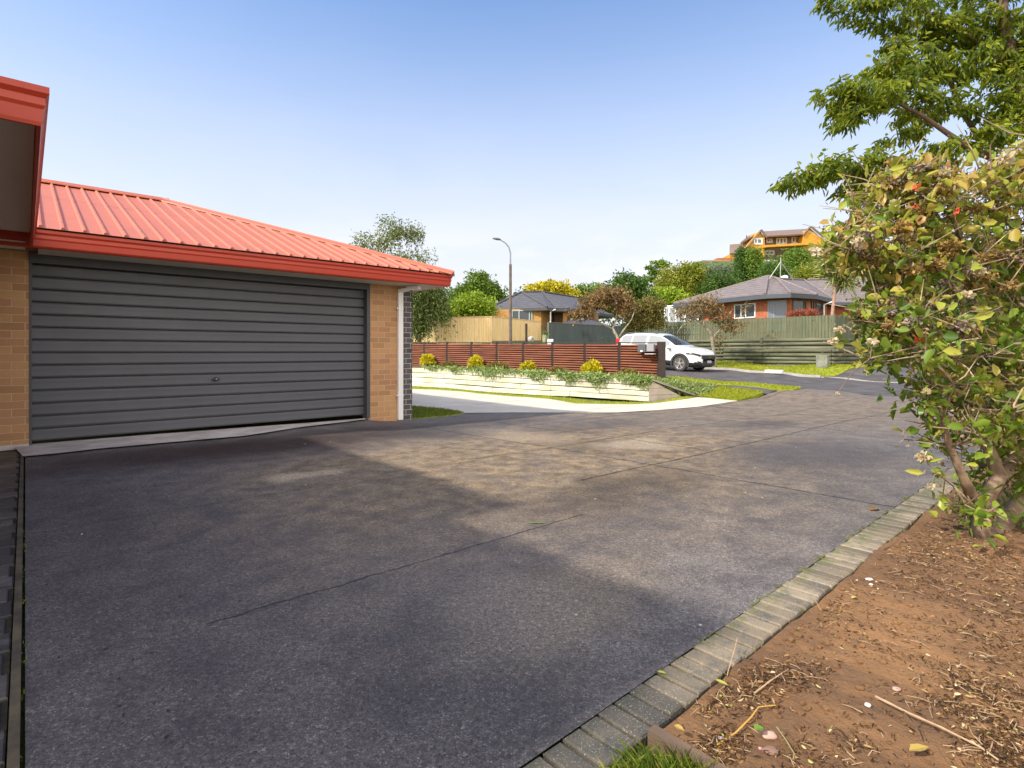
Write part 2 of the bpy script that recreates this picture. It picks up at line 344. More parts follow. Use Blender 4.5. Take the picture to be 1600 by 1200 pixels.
# ---------------------------------------------------------------- asphalt of the drive: worn aggregate, stains, painted sun and shade, joints
def asphalt():
    m, nt, p, o = newmat('asphalt drive'); t = NT(nt); g = t.obj()
    mp = t.n('Mapping'); mp.inputs['Rotation'].default_value = (0, 0, -ANG); t.l(g, mp.inputs[0]); ab = mp.outputs[0]
    wob = t.n('VectorMath', operation='ADD'); nz = t.n('TexNoise'); nz.inputs['Scale'].default_value = 1.3; nz.inputs['Detail'].default_value = 6; t.l(ab, nz.inputs['Vector'])
    sc = t.n('VectorMath', operation='MULTIPLY_ADD'); t.l(nz.outputs[1], sc.inputs[0]); sc.inputs[1].default_value = (.9, .9, 0); sc.inputs[2].default_value = (-.45, -.45, 0)
    t.l(ab, wob.inputs[0]); t.l(sc.outputs[0], wob.inputs[1]); W = wob.outputs[0]
    def blob(a, b, ra, rb, edge=.5):
        s = t.n('VectorMath', operation='SUBTRACT'); t.l(W, s.inputs[0]); s.inputs[1].default_value = (a, b, 0)
        d = t.n('VectorMath', operation='MULTIPLY'); t.l(s.outputs[0], d.inputs[0]); d.inputs[1].default_value = (1/ra, 1/rb, 0)
        L = t.n('VectorMath', operation='LENGTH'); t.l(d.outputs[0], L.inputs[0]); return t.ss(L.outputs['Value'], 1+edge*.5, 1-edge)
    big = t.noise(ab, .55, 6, .6, .3); mid = t.noise(ab, 3.2, 7, .68); fine = t.noise(g, 38, 6, .8, .6); grit = t.noise(g, 150, 4, .8); speck = t.noise(g, 85, 2, .6, 1.2)
    c = t.mix(t.ss(mid, .3, .7), (.080, .0725, .073), (.150, .137, .134))
    # lichen brown wear, with the warm tone of the sunlit band painted in
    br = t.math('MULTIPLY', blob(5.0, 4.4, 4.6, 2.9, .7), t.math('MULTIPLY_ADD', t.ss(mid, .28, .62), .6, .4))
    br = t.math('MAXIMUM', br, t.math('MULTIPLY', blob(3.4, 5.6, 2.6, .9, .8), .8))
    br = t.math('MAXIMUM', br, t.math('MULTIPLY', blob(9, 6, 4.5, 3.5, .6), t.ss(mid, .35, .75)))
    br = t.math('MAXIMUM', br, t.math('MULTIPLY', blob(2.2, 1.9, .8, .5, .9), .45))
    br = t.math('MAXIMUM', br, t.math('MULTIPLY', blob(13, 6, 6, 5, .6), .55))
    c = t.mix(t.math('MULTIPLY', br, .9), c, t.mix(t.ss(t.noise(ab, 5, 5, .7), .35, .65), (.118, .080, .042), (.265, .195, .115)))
    # dark wet looking stains and patches, with garage shadow painted into the colour
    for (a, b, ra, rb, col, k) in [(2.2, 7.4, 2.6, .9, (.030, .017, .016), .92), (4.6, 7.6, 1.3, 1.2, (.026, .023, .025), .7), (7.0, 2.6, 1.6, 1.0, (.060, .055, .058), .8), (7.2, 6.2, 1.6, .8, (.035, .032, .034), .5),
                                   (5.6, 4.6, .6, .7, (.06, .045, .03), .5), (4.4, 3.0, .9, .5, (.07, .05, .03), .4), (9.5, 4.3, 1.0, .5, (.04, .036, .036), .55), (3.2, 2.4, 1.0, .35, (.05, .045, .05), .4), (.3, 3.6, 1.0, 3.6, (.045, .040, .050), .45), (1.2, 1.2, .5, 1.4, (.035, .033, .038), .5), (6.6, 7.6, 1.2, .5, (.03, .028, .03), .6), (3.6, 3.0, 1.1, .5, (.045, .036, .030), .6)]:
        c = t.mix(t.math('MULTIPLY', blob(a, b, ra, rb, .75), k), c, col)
    for (a, b, ra, rb, col, k) in [(2.05, 5.45, .42, .2, (.36, .29, .20), .85), (6.1, 4.4, .7, .35, (.32, .26, .19), .6), (5.5, 6.0, .5, 1.0, (.28, .22, .15), .5), (1.7, 1.9, .45, .35, (.19, .165, .14), .5), (3.0, 5.2, .5, .2, (.2, .16, .11), .55), (2.1, 1.75, .55, .3, (.2, .17, .13), .4)]:  # pale patches, spots of direct sun painted into the colour among them
        c = t.mix(t.math('MULTIPLY', blob(a, b, ra, rb, .6), k), c, col)
    # aggregate: light stone chips and dark pits
    vo = t.n('TexVoronoi'); vo.inputs['Scale'].default_value = 120; vo.inputs['Randomness'].default_value = 1; t.l(g, vo.inputs['Vector'])
    vs = t.n('SeparateColor'); t.l(vo.outputs['Color'], vs.inputs[0])
    chip = t.math('MULTIPLY', t.math('GREATER_THAN', vs.outputs[0], .70), t.ss(vo.outputs['Distance'], .55, .2))
    chip = t.math('MULTIPLY', chip, t.ss(mid, .2, .7)); c = t.mix(t.math('MULTIPLY', chip, t.math('MULTIPLY_ADD', t.noise(g, 14, 3, .8), .5, .0)), c, (.46, .42, .38))
    c = t.mix(t.math('MULTIPLY', t.ss(fine, .40, .66), .62), c, t.mix(1, c, (2.1, 2.05, 1.95), 'MULTIPLY'))
    c = t.mix(t.math('MULTIPLY', t.ss(speck, .56, .66), .45), c, t.mix(1, c, (2.8, 2.7, 2.7), 'MULTIPLY')); c = t.mix(t.math('MULTIPLY', t.ss(speck, .44, .34), .6), c, (.02, .019, .02))
    c = t.mix(t.math('MULTIPLY', t.ss(grit, .52, .3), .7), c, (.022, .02, .021))
    # joints and cracks of the slabs
    s = t.n('SeparateXYZ'); t.l(ab, s.inputs[0]); A, B = s.outputs[0], s.outputs[1]
    wa = t.math('MULTIPLY', t.math('SUBTRACT', t.noise(ab, 6, 5, .7), .5), .07); A2 = t.math('ADD', A, wa); B2 = t.math('ADD', B, wa)
    jm = None
    def line(u, u0, wd, v=None, lo=None, hi=None, k=1):
        nonlocal jm
        x = t.math('MULTIPLY', t.ss(t.math('ABSOLUTE', t.math('SUBTRACT', u, u0)), wd, wd*.25), k)
        if v is not None: x = t.math('MULTIPLY', x, t.math('MULTIPLY', t.math('GREATER_THAN', v, lo), t.math('LESS_THAN', v, hi)))
        jm = x if jm is None else t.math('MAXIMUM', jm, x)
    line(A2, 5.05, .018, B, 1.2, 9.2); line(A2, 6.36, .016, B, 3.4, 9); line(A2, 9.5, .022, B, 1.2, 9); line(A2, 12.6, .025, B, 1.2, 9)
    line(B2, 4.95, .014, A, 3.8, 30); line(B2, 4.85, .014, A, 0, 3.8, .4); line(B2, 3.45, .018, A, 3.9, 30); line(B2, 2.72, .009, A, 0.6, 3.1, .9); line(B2, 6.9, .02, A, 6.4, 30)
    c = t.mix(t.math('MULTIPLY', jm, .8), c, (.018, .017, .015))
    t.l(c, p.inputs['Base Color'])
    r = t.math('MULTIPLY_ADD', t.ss(t.math('ADD', t.math('MULTIPLY', mid, .5), t.math('MULTIPLY', big, .5)), .38, .62), .25, .55)
    r = t.math('ADD', r, t.math('MULTIPLY', br, .2)); t.l(r, p.inputs['Roughness']); p.inputs['Specular IOR Level'].default_value = .22
    h = t.math('ADD', t.math('ADD', t.math('MULTIPLY', grit, .5), t.math('MULTIPLY', fine, .9)), t.math('MULTIPLY', chip, .35)); h = t.math('SUBTRACT', h, t.math('MULTIPLY', jm, 2.2))
    t.bump(h, .8, .006, p); return m
M_ASPH = asphalt()
M_ROAD = mat('road asphalt', (.075, .068, .068), (.12, .11, .108), 1.6, .85, .5, 90, .008, spec=.2)
M_CONC = mat('concrete', (.50, .45, .38), (.62, .57, .49), 1.3, .8, .35, 60, .004)
M_CONCG = mat('apron concrete', (.44, .40, .38), (.64, .59, .56), 2.5, .75, .5, 50, .004)
M_GRASSG = mat('turf', (.075, .15, .012), (.16, .23, .015), 3, .9, .8, 30, .03)
M_FIELD = mat('field', (.05, .09, .015), (.10, .13, .03), .4, .95, .8, 8, .05)
M_SOIL = mat('red soil', (.33, .172, .070), (.18, .094, .042), 1.5, .95, 1, 34, .025, lo=.3, hi=.62)
M_DIRT = mat('garden soil', (.14, .085, .045), (.22, .15, .09), 3, .95, .8, 30, .02)
# ---------------------------------------------------------------- base terrain to the horizon
gx = []; gy = []
for (r0, r1, st) in ((0, 45, 1.0), (45, 150, 4), (150, 420, 16), (420, 1400, 70)):
    x, y = np.meshgrid(np.arange(-r1, r1, st), np.arange(-r1+10, r1+10, st)); x = x.ravel(); y = y.ravel()
    d = np.maximum(abs(x), abs(y-10)); k = (d >= r0) & (d < r1); gx.append(x[k]); gy.append(y[k])
o = sheet('ground', [(-1500, -1500), (1500, -1500), (1500, 1500), (-1500, 1500)], M_FIELD, -.08, 120, pts=(np.concatenate(gx), np.concatenate(gy))); tag(o, kind='structure')
def ABs(*l): return [tuple(AB(a, b)[:2]) for a, b in l]
drive = ABs((0, 1.165), (16, 1.43))+[(14, 12), (10.7, 15.4), (9.3, 17.2)]+G2((1250, 608), (1202, 614.5), (1153, 626.6), (1091, 636), (1027, 641.5), (964, 645), (900, 645.3), (800, 645), (725, 646), (700, 650), (650, 654.5))+ABs((5.62, 9.35), (0, 9.35))
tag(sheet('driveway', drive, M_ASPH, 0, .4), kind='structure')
road = [(-16, 33), (-9, 32.6), (-3, 32), (2, 31.3), (6, 30), (9.86, 27.2), (11.7, 25.2), (13.5, 23.2), (15, 21.6), (18, 18.4), (24, 12), (20, 6), (14.1, 11.9), (10.75, 15.45), (9.3, 17.25), (5.6, 20.5), (3, 22.8), (-1, 25), (-6, 26.8), (-16, 28)]
tag(sheet('road', road, M_ROAD, -.01, .6), kind='structure')
nd = [(13.2, 23.4), (15.1, 21.6), (18.1, 18.4), (34, 22), (36, 34), (26, 36), (19, 28), (16, 25.2)]
tag(sheet('neighbour_driveway', nd, M_CONCG if False else M_ROAD, .02, .6), kind='structure')
# kerb channel in pale concrete along the far side
km = mat('kerb concrete', (.42, .40, .37), (.30, .29, .27), 2, .8)
def ribbon(name, pts, wd, h, m, dz=0):
    b = MB(); pts = dens_open(pts, .5); L = []
    for i, p in enumerate(pts):
        a = Vector(pts[max(i-1, 0)]); c = Vector(pts[min(i+1, len(pts)-1)]); d = (c-a).normalized(); n = Vector((-d.y, d.x))
        z = gz(*p)+dz; L.append((p[0], p[1], z, n))
    n0 = len(b.v)
    for x, y, z, n in L:
        for s, zz in ((-1, -.1), (-1, h), (1, h), (1, -.1)): b.v.append((x+n.x*s*wd/2, y+n.y*s*wd/2, z+zz))
    for i in range(len(L)-1):
        for k in range(3): b.f.append((n0+i*4+k, n0+(i+1)*4+k, n0+(i+1)*4+k+1, n0+i*4+k+1))
    b.f += [(n0, n0+1, n0+2, n0+3)]; e = n0+(len(L)-1)*4; b.f += [(e+3, e+2, e+1, e)]
    return b.build(name, m)
def dens_open(pts, st):
    out = []
    for a, c in zip(pts[:-1], pts[1:]):
        a = Vector(a); c = Vector(c); n = max(1, int((c-a).length/st)); out += [tuple(a.lerp(c, k/n)) for k in range(n)]
    return out+[tuple(pts[-1])]
k1 = ribbon('kerb', [(-9, 32.7), (-3, 32.1), (2, 31.4), (6, 30.1), (9.92, 27.28), (11.75, 25.28), (13.2, 23.6)], .16, .09, km); tag(k1, kind='structure')
k2 = ribbon('kerb', [(13.2, 23.55), (15, 21.7), (18.1, 18.5), (24, 12.1)], .12, .025, km); tag(k2, kind='structure')
# concrete path that curves past the garage
cp = G2((645, 608), (725, 612), (860, 624), (900, 631), (985, 632), (1049, 627), (1091, 621), (1153, 626.4), (1091, 635.8), (1027, 641.3), (964, 644.8), (900, 645.1), (800, 644.8), (725, 645.6))
p0 = Vector(cp[0]); cp = [tuple(p0+Vector((-6, 5.0)))]+cp+[tuple(Vector(G2((645, 637))[0])), tuple(Vector(G2((645, 637))[0])+Vector((-7, 5.0)))]
pm, nt_, pp, oo = newmat('concrete path'); t = NT(nt_); g = t.obj()
mpn = t.n('Mapping'); mpn.inputs['Rotation'].default_value = (0, 0, .72); t.l(g, mpn.inputs[0]); s = t.n('SeparateXYZ'); t.l(mpn.outputs[0], s.inputs[0])
md = t.math('ABSOLUTE', t.math('SUBTRACT', t.math('FRACT', t.math('MULTIPLY', s.outputs[0], .36)), .5)); jl = t.ss(md, .008, .003)
c = t.mix(t.ss(t.noise(g, .9, 7, .65), .3, .7), (.60, .52, .41), (.74, .66, .54)); c = t.mix(t.math('MULTIPLY', t.noise(g, 80, 4, .8), .3), c, (.25, .22, .18)); c = t.mix(t.math('MULTIPLY', jl, .7), c, (.12, .1, .08))
t.l(c, pp.inputs['Base Color']); pp.inputs['Roughness'].default_value = .8; t.bump(t.math('SUBTRACT', t.noise(g, 60, 5), t.math('MULTIPLY', jl, 2)), .5, .004, pp)
tag(sheet('concrete_path', cp, pm, .006, .5), kind='structure')
# apron in front of the door
ap = G2((36, 716), (90, 711), (150, 704), (270, 693), (384, 683), (440, 674), (480, 668), (540, 661), (600, 657.5))+ABs((4.9, 9.24), (4.66, 9.36), (0.03, 9.36), (.03, 9.24), (-.1, 9.2))
tag(sheet('apron', ap, M_CONCG, .022, .3), kind='structure')
# ---------------------------------------------------------------- grass areas
M_BL = leafmat('grass blades', [(0, (.05, .10, .008)), (.5, (.12, .19, .014)), (.85, (.24, .27, .03)), (1, (.36, .28, .09))], .35, .6)
M_BLL = leafmat('verge blades', [(0, (.16, .23, .008)), (.5, (.32, .37, .012)), (.85, (.45, .43, .02)), (1, (.55, .44, .10))], .35, .6)
M_VERGE = mat('verge turf', (.20, .25, .012), (.30, .31, .025), 1.2, .9, .8, 30, .03)
def lawn(name, poly, n, h, w, dz=.02, m=None, gm=None):
    tag(sheet(name, poly, gm or M_VERGE, dz, .35, skirt=.11), kind='structure')
    tag(grass('grass', poly, m or M_BLL, n, h, w, dz-.005), 'short green grass blades covering the '+name.replace('_', ' '), 'grass', kind='stuff')
tri = G2((725, 646), (700, 640.5), (645, 635.5), (640, 655), (700, 650.5)); tri[2] = (tri[2][0]-.0, tri[2][1]); 
tri = G2((726, 646.2), (700, 641), (646, 636))+[tuple(AB(5.6, 13)[:2]), tuple(AB(5.6, 9.3)[:2])]+G2((668, 653), (700, 650.5))
lawn('lawn_by_garage', tri, 9000, .06, .008, .01, M_BL)
gs = G2((645, 604), (725, 609.5), (860, 620), (930, 627.5), (1010, 629), (1075, 620), (1091, 621), (1049, 627.3), (985, 632), (900, 631), (860, 624), (725, 612.3), (645, 608))
q = Vector(gs[0]); gs = [tuple(q+Vector((-6, 5.4)))]+gs+[tuple(Vector(gs[-1])+Vector((-6, 5.0)))]
lawn('grass_strip', gs, 9000, .05, .012, .012)
tag(sheet('footpath', G2((1040, 594.5), (1090, 598), (1150, 602), (1215, 609), (1200, 615), (1151, 611), (1110, 607), (1062, 604)), M_ROAD, .002, .3), kind='structure')
v1 = G2((1064, 602), (1110, 604.2), (1151, 607.2), (1196, 613), (1170, 621), (1151, 626), (1120, 623), (1093, 620.5), (1080, 612))
lawn('near_verge', v1, 9000, .06, .012, .012)
v2 = G2((1036, 590), (1090, 593.5), (1160, 599), (1215, 603.5), (1252, 607), (1240, 610), (1205, 609), (1150, 602.6), (1090, 598.3), (1040, 595))
v2 = [(2.0, 22.9)]+v2+[(3.2, 20.2), (1.2, 21.6)]
lawn('road_verge', v2, 9000, .07, .014, .03)
v3 = [(6.2, 30.2), (9.98, 27.38), (11.8, 25.38), (13.2, 23.75), (14.0, 23.9), (16.2, 25.4), (19, 28.4), (19.4, 29.9), (15.5, 26.2), (15.0, 25.9), (11.2, 30.1), (7.5, 34.1), (5, 34), (5, 31.2)]
lawn('far_verge', v3, 16000, .09, .022, .05)
M_MULCH = mat('mulch', (.16, .095, .05), (.09, .05, .028), 6, .95, 1, 40, .03)
tag(sheet('mulch_bed', G2((1038, 598), (1062, 601.5), (1082, 612), (1112, 622), (1076, 619.5)), M_MULCH, .02, .3), kind='structure')
# ---------------------------------------------------------------- front lawn by the camera, soil bed, brick edging, paving
M_LAWNS = mat('lawn soil', (.06, .075, .02), (.10, .09, .03), 5, .95, .8, 40, .02)
tag(sheet('front_lawn', ABs((0, 1.0), (1.44, 1.0), (1.44, -8), (0, -8)), M_LAWNS, -.01, .2), kind='structure')
_bx, _by = [], []
for (a, b, r, n) in ((1.28, .88, .055, 900), (1.36, .80, .05, 700), (1.22, .76, .07, 900), (1.38, .66, .06, 700), (1.0, .6, .35, 2500), (.8, -.3, .7, 3000)):
    aa = RNG.normal(a, r, n); bb = RNG.normal(b, r, n); k = (aa < 1.43) & (aa > .02) & (bb < .98); aa, bb = aa[k], bb[k]
    _bx.append(D1.x*aa+D2.x*bb); _by.append(D1.y*aa+D2.y*bb)
tag(grass('grass', None, M_BL, 0, .065, .0032, 0, .9, xy=(np.concatenate(_bx), np.concatenate(_by))), 'ragged tufts of bright green grass beside the timber edging', 'grass', kind='stuff')
def sdisp(X, Y):
    def n(f, s): return np.sin(X*f+s)*np.cos(Y*f*1.13+s*2.1)+.6*np.sin((X+Y)*f*1.7+s*3)
    return .012*n(1.9, 1)+.008*n(4.3, 2)+.006*n(11, 5)+.004*n(23, 9)+.003*n(41, 3)
_a, _b = np.meshgrid(np.arange(1.52, 6, .022), np.arange(-.35, 1.03, .022)); _a2, _b2 = np.meshgrid(np.arange(1.55, 9, .15), np.arange(-5.9, -.4, .15)); _a3, _b3 = np.meshgrid(np.arange(6.05, 9, .1), np.arange(-.35, .95, .1)); _a = np.concatenate([_a.ravel(), _a2.ravel(), _a3.ravel()]); _b = np.concatenate([_b.ravel(), _b2.ravel(), _b3.ravel()]); SOILP = (D1.x*_a+D2.x*_b, D1.y*_a+D2.y*_b)
soil = ABs((1.5, 1.012), (9, 1.10), (9, -6), (1.5, -6))
tag(sheet('soil', soil, M_SOIL, -.012, .05, disp=sdisp, pts=None) if False else sheet('soil', soil, M_SOIL, -.008, .07, pts=SOILP, disp=sdisp), kind='structure')
brm = mat('edging brick', (.30, .26, .20), (.10, .105, .09), 3.5, .9, .8, 70, .008, lo=.3, hi=.72)
def edging_mat():
    m, nt, p, o = newmat('edging bricks'); t = NT(nt); g = t.obj(); at = t.n('Attribute', attribute_name='rnd')
    c = t.ramp(at.outputs['Fac'], [(0, (.13, .10, .068)), (.5, (.215, .17, .115)), (1, (.31, .25, .17))])
    c = t.mix(t.ss(t.noise(g, 7, 6, .7), .45, .7), c, (.095, .09, .075))
    s = t.n('SeparateXYZ'); t.l(g, s.inputs[0])
    mo = t.math('MULTIPLY', t.ss(t.math('ADD', s.outputs[1], t.math('MULTIPLY', t.noise(g, 9, 5, .7), .12)), 1.16, 1.27), t.ss(t.noise(g, 16, 4), .42, .6))
    c = t.mix(t.math('MULTIPLY', mo, .7), c, (.09, .11, .02)); c = t.mix(t.ss(s.outputs[0], 1.95, 1.55), c, t.mix(.75, c, (.04, .042, .04)))  # near end darkened: house shade painted into the brick colour
    c = t.mix(t.math('MULTIPLY', t.ss(t.noise(g, 150, 3, .8), .55, .7), .6), c, (.5, .47, .42))
    t.l(c, p.inputs['Base Color']); p.inputs['Roughness'].default_value = .8; t.bump(t.noise(g, 110, 5, .75), .9, .004, p); return m
M_EDG = edging_mat()
def slabs(name, cells, m, label, cat, z=.0):           # cells: (a0,a1,b0,b1) in the a/b frame
    root_m = MB(); r = []
    for (a0, a1, b0, b1) in cells:
        zz = z+random.uniform(-.003, .003); e = .006; i0 = len(root_m.v)
        vs = [(a0, b0, zz-e), (a1, b0, zz-e), (a1, b1, zz-e), (a0, b1, zz-e), (a0+e, b0+e, zz), (a1-e, b0+e, zz), (a1-e, b1-e, zz), (a0+e, b1-e, zz), (a0, b0, zz-.06), (a1, b0, zz-.06), (a1, b1, zz-.06), (a0, b1, zz-.06)]
        root_m.add(vs, [(4, 5, 6, 7), (0, 1, 5, 4), (1, 2, 6, 5), (2, 3, 7, 6), (3, 0, 4, 7), (8, 9, 1, 0), (9, 10, 2, 1), (10, 11, 3, 2), (11, 8, 0, 3)]); r += [random.random()]*9
    V = np.array(root_m.v); me = bpy.data.meshes.new(name); me.from_pydata(root_m.v, [], root_m.f); me.materials.append(m)
    a = me.attributes.new('rnd', 'FLOAT', 'FACE'); a.data.foreach_set('value', r)
    ob = bpy.data.objects.new(name, me); COL.objects.link(ob); ob.rotation_euler = (0, 0, ANG); return tag(ob, label, cat)
cells = []; a = -.25
while a < 9:
    wd = .088; cells.append((a+.007, a+wd-.006, 1.005+.0115*a+random.uniform(-.004, .004), 1.165+.017*a+random.uniform(-.004, .004))); a += wd
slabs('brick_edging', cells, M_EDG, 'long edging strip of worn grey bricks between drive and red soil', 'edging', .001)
def paver_mat():
    m, nt, p, o = newmat('old pavers'); t = NT(nt); g = t.obj(); at = t.n('Attribute', attribute_name='rnd')
    c = t.ramp(at.outputs['Fac'], [(0, (.035, .034, .033)), (1, (.085, .08, .075))]); c = t.mix(t.ss(t.noise(g, 4, 6, .7), .5, .7), c, (.15, .14, .13))
    t.l(c, p.inputs['Base Color']); p.inputs['Roughness'].default_value = .5; t.bump(t.noise(g, 70, 5, .7), .8, .005, p); return m
cells = []
for j in range(-22, 45):
    for i in range(6):
        a0 = -.235*(i+1)+(.0 if j % 2 else -.06); b0 = j*.2
        if b0+.2 < 9.24: cells.append((max(a0, -1.4)+.004, min(a0+.23, -.045), b0+.005, b0+.194))
tag(sheet('joint_sand', ABs((-1.4, -4.4), (-.045, -4.4), (-.045, 9.24), (-1.4, 9.24)), mat('joint sand', (.025, .022, .018), (.05, .045, .03), 20, .95), -.014, .5), kind='structure'); tag(sheet('joint_sand', ABs((-.25, 1.0), (9, 1.10), (9, 1.315), (-.25, 1.16)), MC['joint sand'], -.022, .5), kind='structure')
pv = slabs('paved_strip', [c for c in cells if c[1]-c[0] > .03], paver_mat(), None, None, .0); tag(pv, kind='structure')
b = MB(); b.box(-.04, -.012, -4, 9.1, -.06, .012); o = b.build('path_edge_strip', mat('old timber', (.05, .04, .03), (.12, .10, .06), 5, .9, .6, 60)); o.rotation_euler = (0, 0, ANG); tag(o, 'thin mossy edge strip along the left side of the drive', 'edging')
b = MB(); b.box(1.445, 1.485, -5, 1.005, -.06, .03); o = b.build('timber_edging', mat('edging timber', (.20, .12, .075), (.11, .075, .05), 9, .85, .6, 60, stretch=(1, .15, 1))); o.rotation_euler = (0, 0, ANG); tag(o, 'brown timber edging board between the grass tuft and red soil', 'edging')
# ================================================================ the brick house with its garage
HR = thing('brick_house', 'near brick house with wide grey garage door and red ribbed metal roof', 'house', (0, 0, 0), ANG)
BR = [(0, (.43, .22, .095)), (.3, (.57, .32, .145)), (.6, (.65, .38, .17)), (.8, (.58, .30, .15)), (1, (.48, .24, .13))]
MORT = (.55, .39, .24)
M_BX = brickmat('tan brick', BR, MORT, axis='x', ms=.013, bw=.25); M_BY = brickmat('tan brick side', BR, MORT, axis='y')
M_DB = brickmat('dark brick', [(0, (.07, .065, .068)), (.5, (.10, .095, .10)), (1, (.13, .12, .12))], (.42, .38, .34), axis='xy', bw=.20, ms=.014)
def paint(name, c, rough=.4, grime=.25, coat=0, streak=None):
    if name in MC: return MC[name]
    m, nt, p, o = newmat(name); t = NT(nt); g = t.obj(); n = t.ss(t.noise(g, 1.1, 7, .7), .35, .8)
    if streak:
        sm_ = t.n('Mapping'); sm_.inputs['Scale'].default_value = streak; t.l(g, sm_.inputs[0]); n = t.math('MAXIMUM', n, t.ss(t.noise(sm_.outputs[0], 2.2, 7, .7), .45, .8))
    t.l(t.mix(t.math('MULTIPLY', n, grime), c, tuple(x*.6+.03 for x in c)), p.inputs['Base Color'])
    t.l(t.math('MULTIPLY_ADD', t.noise(g, 6, 5), .25, rough-.1), p.inputs['Roughness']); p.inputs['Coat Weight'].default_value = coat
    t.bump(t.noise(g, 2.5, 3), .08, .02, p); MC[name] = m; return m
M_RED = paint('red gutter paint', (.47, .042, .014), .42, .2)
M_ROOF = paint('faded red roof metal', (.50, .145, .080), .5, .5, streak=(5, .35, .35))
M_DOOR = paint('charcoal door metal', (.092, .096, .110), .45, .45, streak=(7, 1, .5)); M_FR = paint('charcoal frame', (.065, .067, .075), .5, .2)
M_SOFF = paint('cream soffit', (.60, .56, .46), .7, .2); M_SOFD = paint('brown soffit', (.74, .70, .65), .7, .15); M_WHITE = paint('white paint', (.84, .84, .82), .4, .12)
A0, A1, W0 = .035, 4.67, 9.25; AE = 5.59; BE = 8.6; RE = 6.08; ZE = 2.65; ZB = 2.44; TP = .365; SRUN = 4.05; BB = BE+2*SRUN
# walls
b = MB(); b.box(-8, A0, W0, W0+.2, -.15, 2.47); b.build('wall', M_BX, HR)
b = MB(); b.box(A1, 5.40, W0, W0+.2, -.25, 2.47); b.build('wall', M_BX, HR)
b = MB()
zz = -.2; i = 0
while zz < 2.47:                                # toothed dark corner bricks
    z1 = min(zz+.098, 2.47); x0 = 5.40 if i % 2 else 5.40
    b.box(x0+.001, AE, W0-.002, W0+.22, zz, z1-.0); zz += .098; i += 1
b = MB(); b.box(5.401, AE, W0-.003, W0+.21, -.25, 2.47); b.build('corner_bricks', M_DB, HR)
b = MB(); b.box(AE-.2, AE-.001, W0+.21, BB-.5, -.25, 2.47); b.build('wall', brickmat('dark brick side', [(0, (.07, .065, .068)), (1, (.13, .12, .12))], (.42, .38, .34), axis='y'), HR)
b = MB(); b.box(-8, AE-.2, BB-.72, BB-.5, -.25, 2.47); b.box(A0, A1, W0+1.5, W0+1.6, -.1, 2.47); b.build('rear_wall', M_BX, HR)
b = MB(); b.box(-8, A0-.002, W0-.012, W0+.02, -.16, .045); b.build('footing', M_CONCG, HR)
# garage door: ribbed roller door
prof = []; z = .045; pitch = (2.33-.045)/14
for i in range(14):
    z0 = z+i*pitch; y = W0+.13
    prof += [(y-.003, z0+.012), (y-.012, z0+.03), (y-.012, z0+pitch*.30), (y-.0105, z0+pitch*.34), (y-.0105, z0+pitch*.62), (y-.012, z0+pitch*.66), (y-.012, z0+pitch-.02), (y-.006, z0+pitch-.009), (y+.05, z0+pitch-.008), (y+.05, z0+pitch+.006)]
bm = MB(); n = len(prof)
seg = np.linspace(A0+.03, A1-.03, 25)
for x in seg:
    for (yy, z0) in prof: bm.v.append((x, yy+.0035*math.sin(x*3.1+z0*7)*math.sin(z0*2.3+1)+.0015*math.sin(x*11+z0*3), z0))
for k in range(24):
    for i in range(n-1): bm.f.append((k*n+i, k*n+i+1, (k+1)*n+i+1, (k+1)*n+i))
door = bm.build('garage_door', M_DOOR, HR)
b = MB(); lx = 2.19; 
b.lathe((lx, W0+.12, .78), [(.030, 0), (.032, -.012), (.02, -.022)], Vector((0, 1, 0)), 16); b.beam((lx-.06, W0+.09, .775), (lx+.06, W0+.09, .785), .016, .018); b.build('lock_handle', mat('black metal', (.015, .015, .015), rough=.35), door)
b = MB(); b.lathe((lx+.004, W0+.082, .785), [(.009, .004), (.009, -.004)], Vector((0, 1, 0)), 12); b.build('keyhole', mat('steel', (.7, .7, .7), rough=.25, metal=1), door)
b = MB(); b.box(A0-.0, A0+.028, W0-.006, W0+.16, .02, 2.34); b.build('door_frame', M_FR, HR)
b = MB(); b.box(A1-.03, A1+.03, W0-.02, W0+.16, .0, 2.34); b.build('door_frame', M_FR, HR)
b = MB(); b.box(A0-.002, A1+.03, W0-.022, W0+.12, 2.33, 2.475); b.build('lintel', M_FR, HR)
# roof: hipped, ribbed metal
def z_r(s): return ZE+.03+s*TP
pan = MB(); hx = RE-SRUN
f0 = BE-.03; e = -8
pan.add([(e, f0, z_r(-.03)), (RE+.03, f0, z_r(-.03)), (hx, BE+SRUN, z_r(SRUN)), (e, BE+SRUN, z_r(SRUN))], [(0, 1, 2, 3)])
pan.add([(RE+.03, f0, z_r(-.03)), (RE+.03, BB+.03, z_r(-.03)), (hx, BE+SRUN, z_r(SRUN))], [(0, 1, 2)])
pan.add([(RE+.03, BB+.03, z_r(-.03)), (e, BB+.03, z_r(-.03)), (e, BE+SRUN, z_r(SRUN)), (hx, BE+SRUN, z_r(SRUN))], [(0, 1, 2, 3)])
def rib(p0, p1, side, h=.030, wb=.026, wt=.011):
    p0, p1 = Vector(p0), Vector(p1); d = (p1-p0).normalized(); sx = side.normalized(); up = sx.cross(d); up = up if up.z > 0 else -up
    pan.extr([(-wb, -.002), (-wt, h), (wt, h), (wb, -.002)], p0, p1, sx, up)
a = RE-.12
while a > -7.9:
    s = min(SRUN, RE-a)
    if s > .15: rib((a, f0, z_r(-.03)), (a, BE+s-.02, z_r(s-.02)), Vector((1, 0, 0)))
    s2 = s
    if s > .15: rib((a, BB+.03, z_r(-.03)), (a, BB-s+.02, z_r(s-.02)), Vector((1, 0, 0)))
    a -= .208
bb = BE+.1
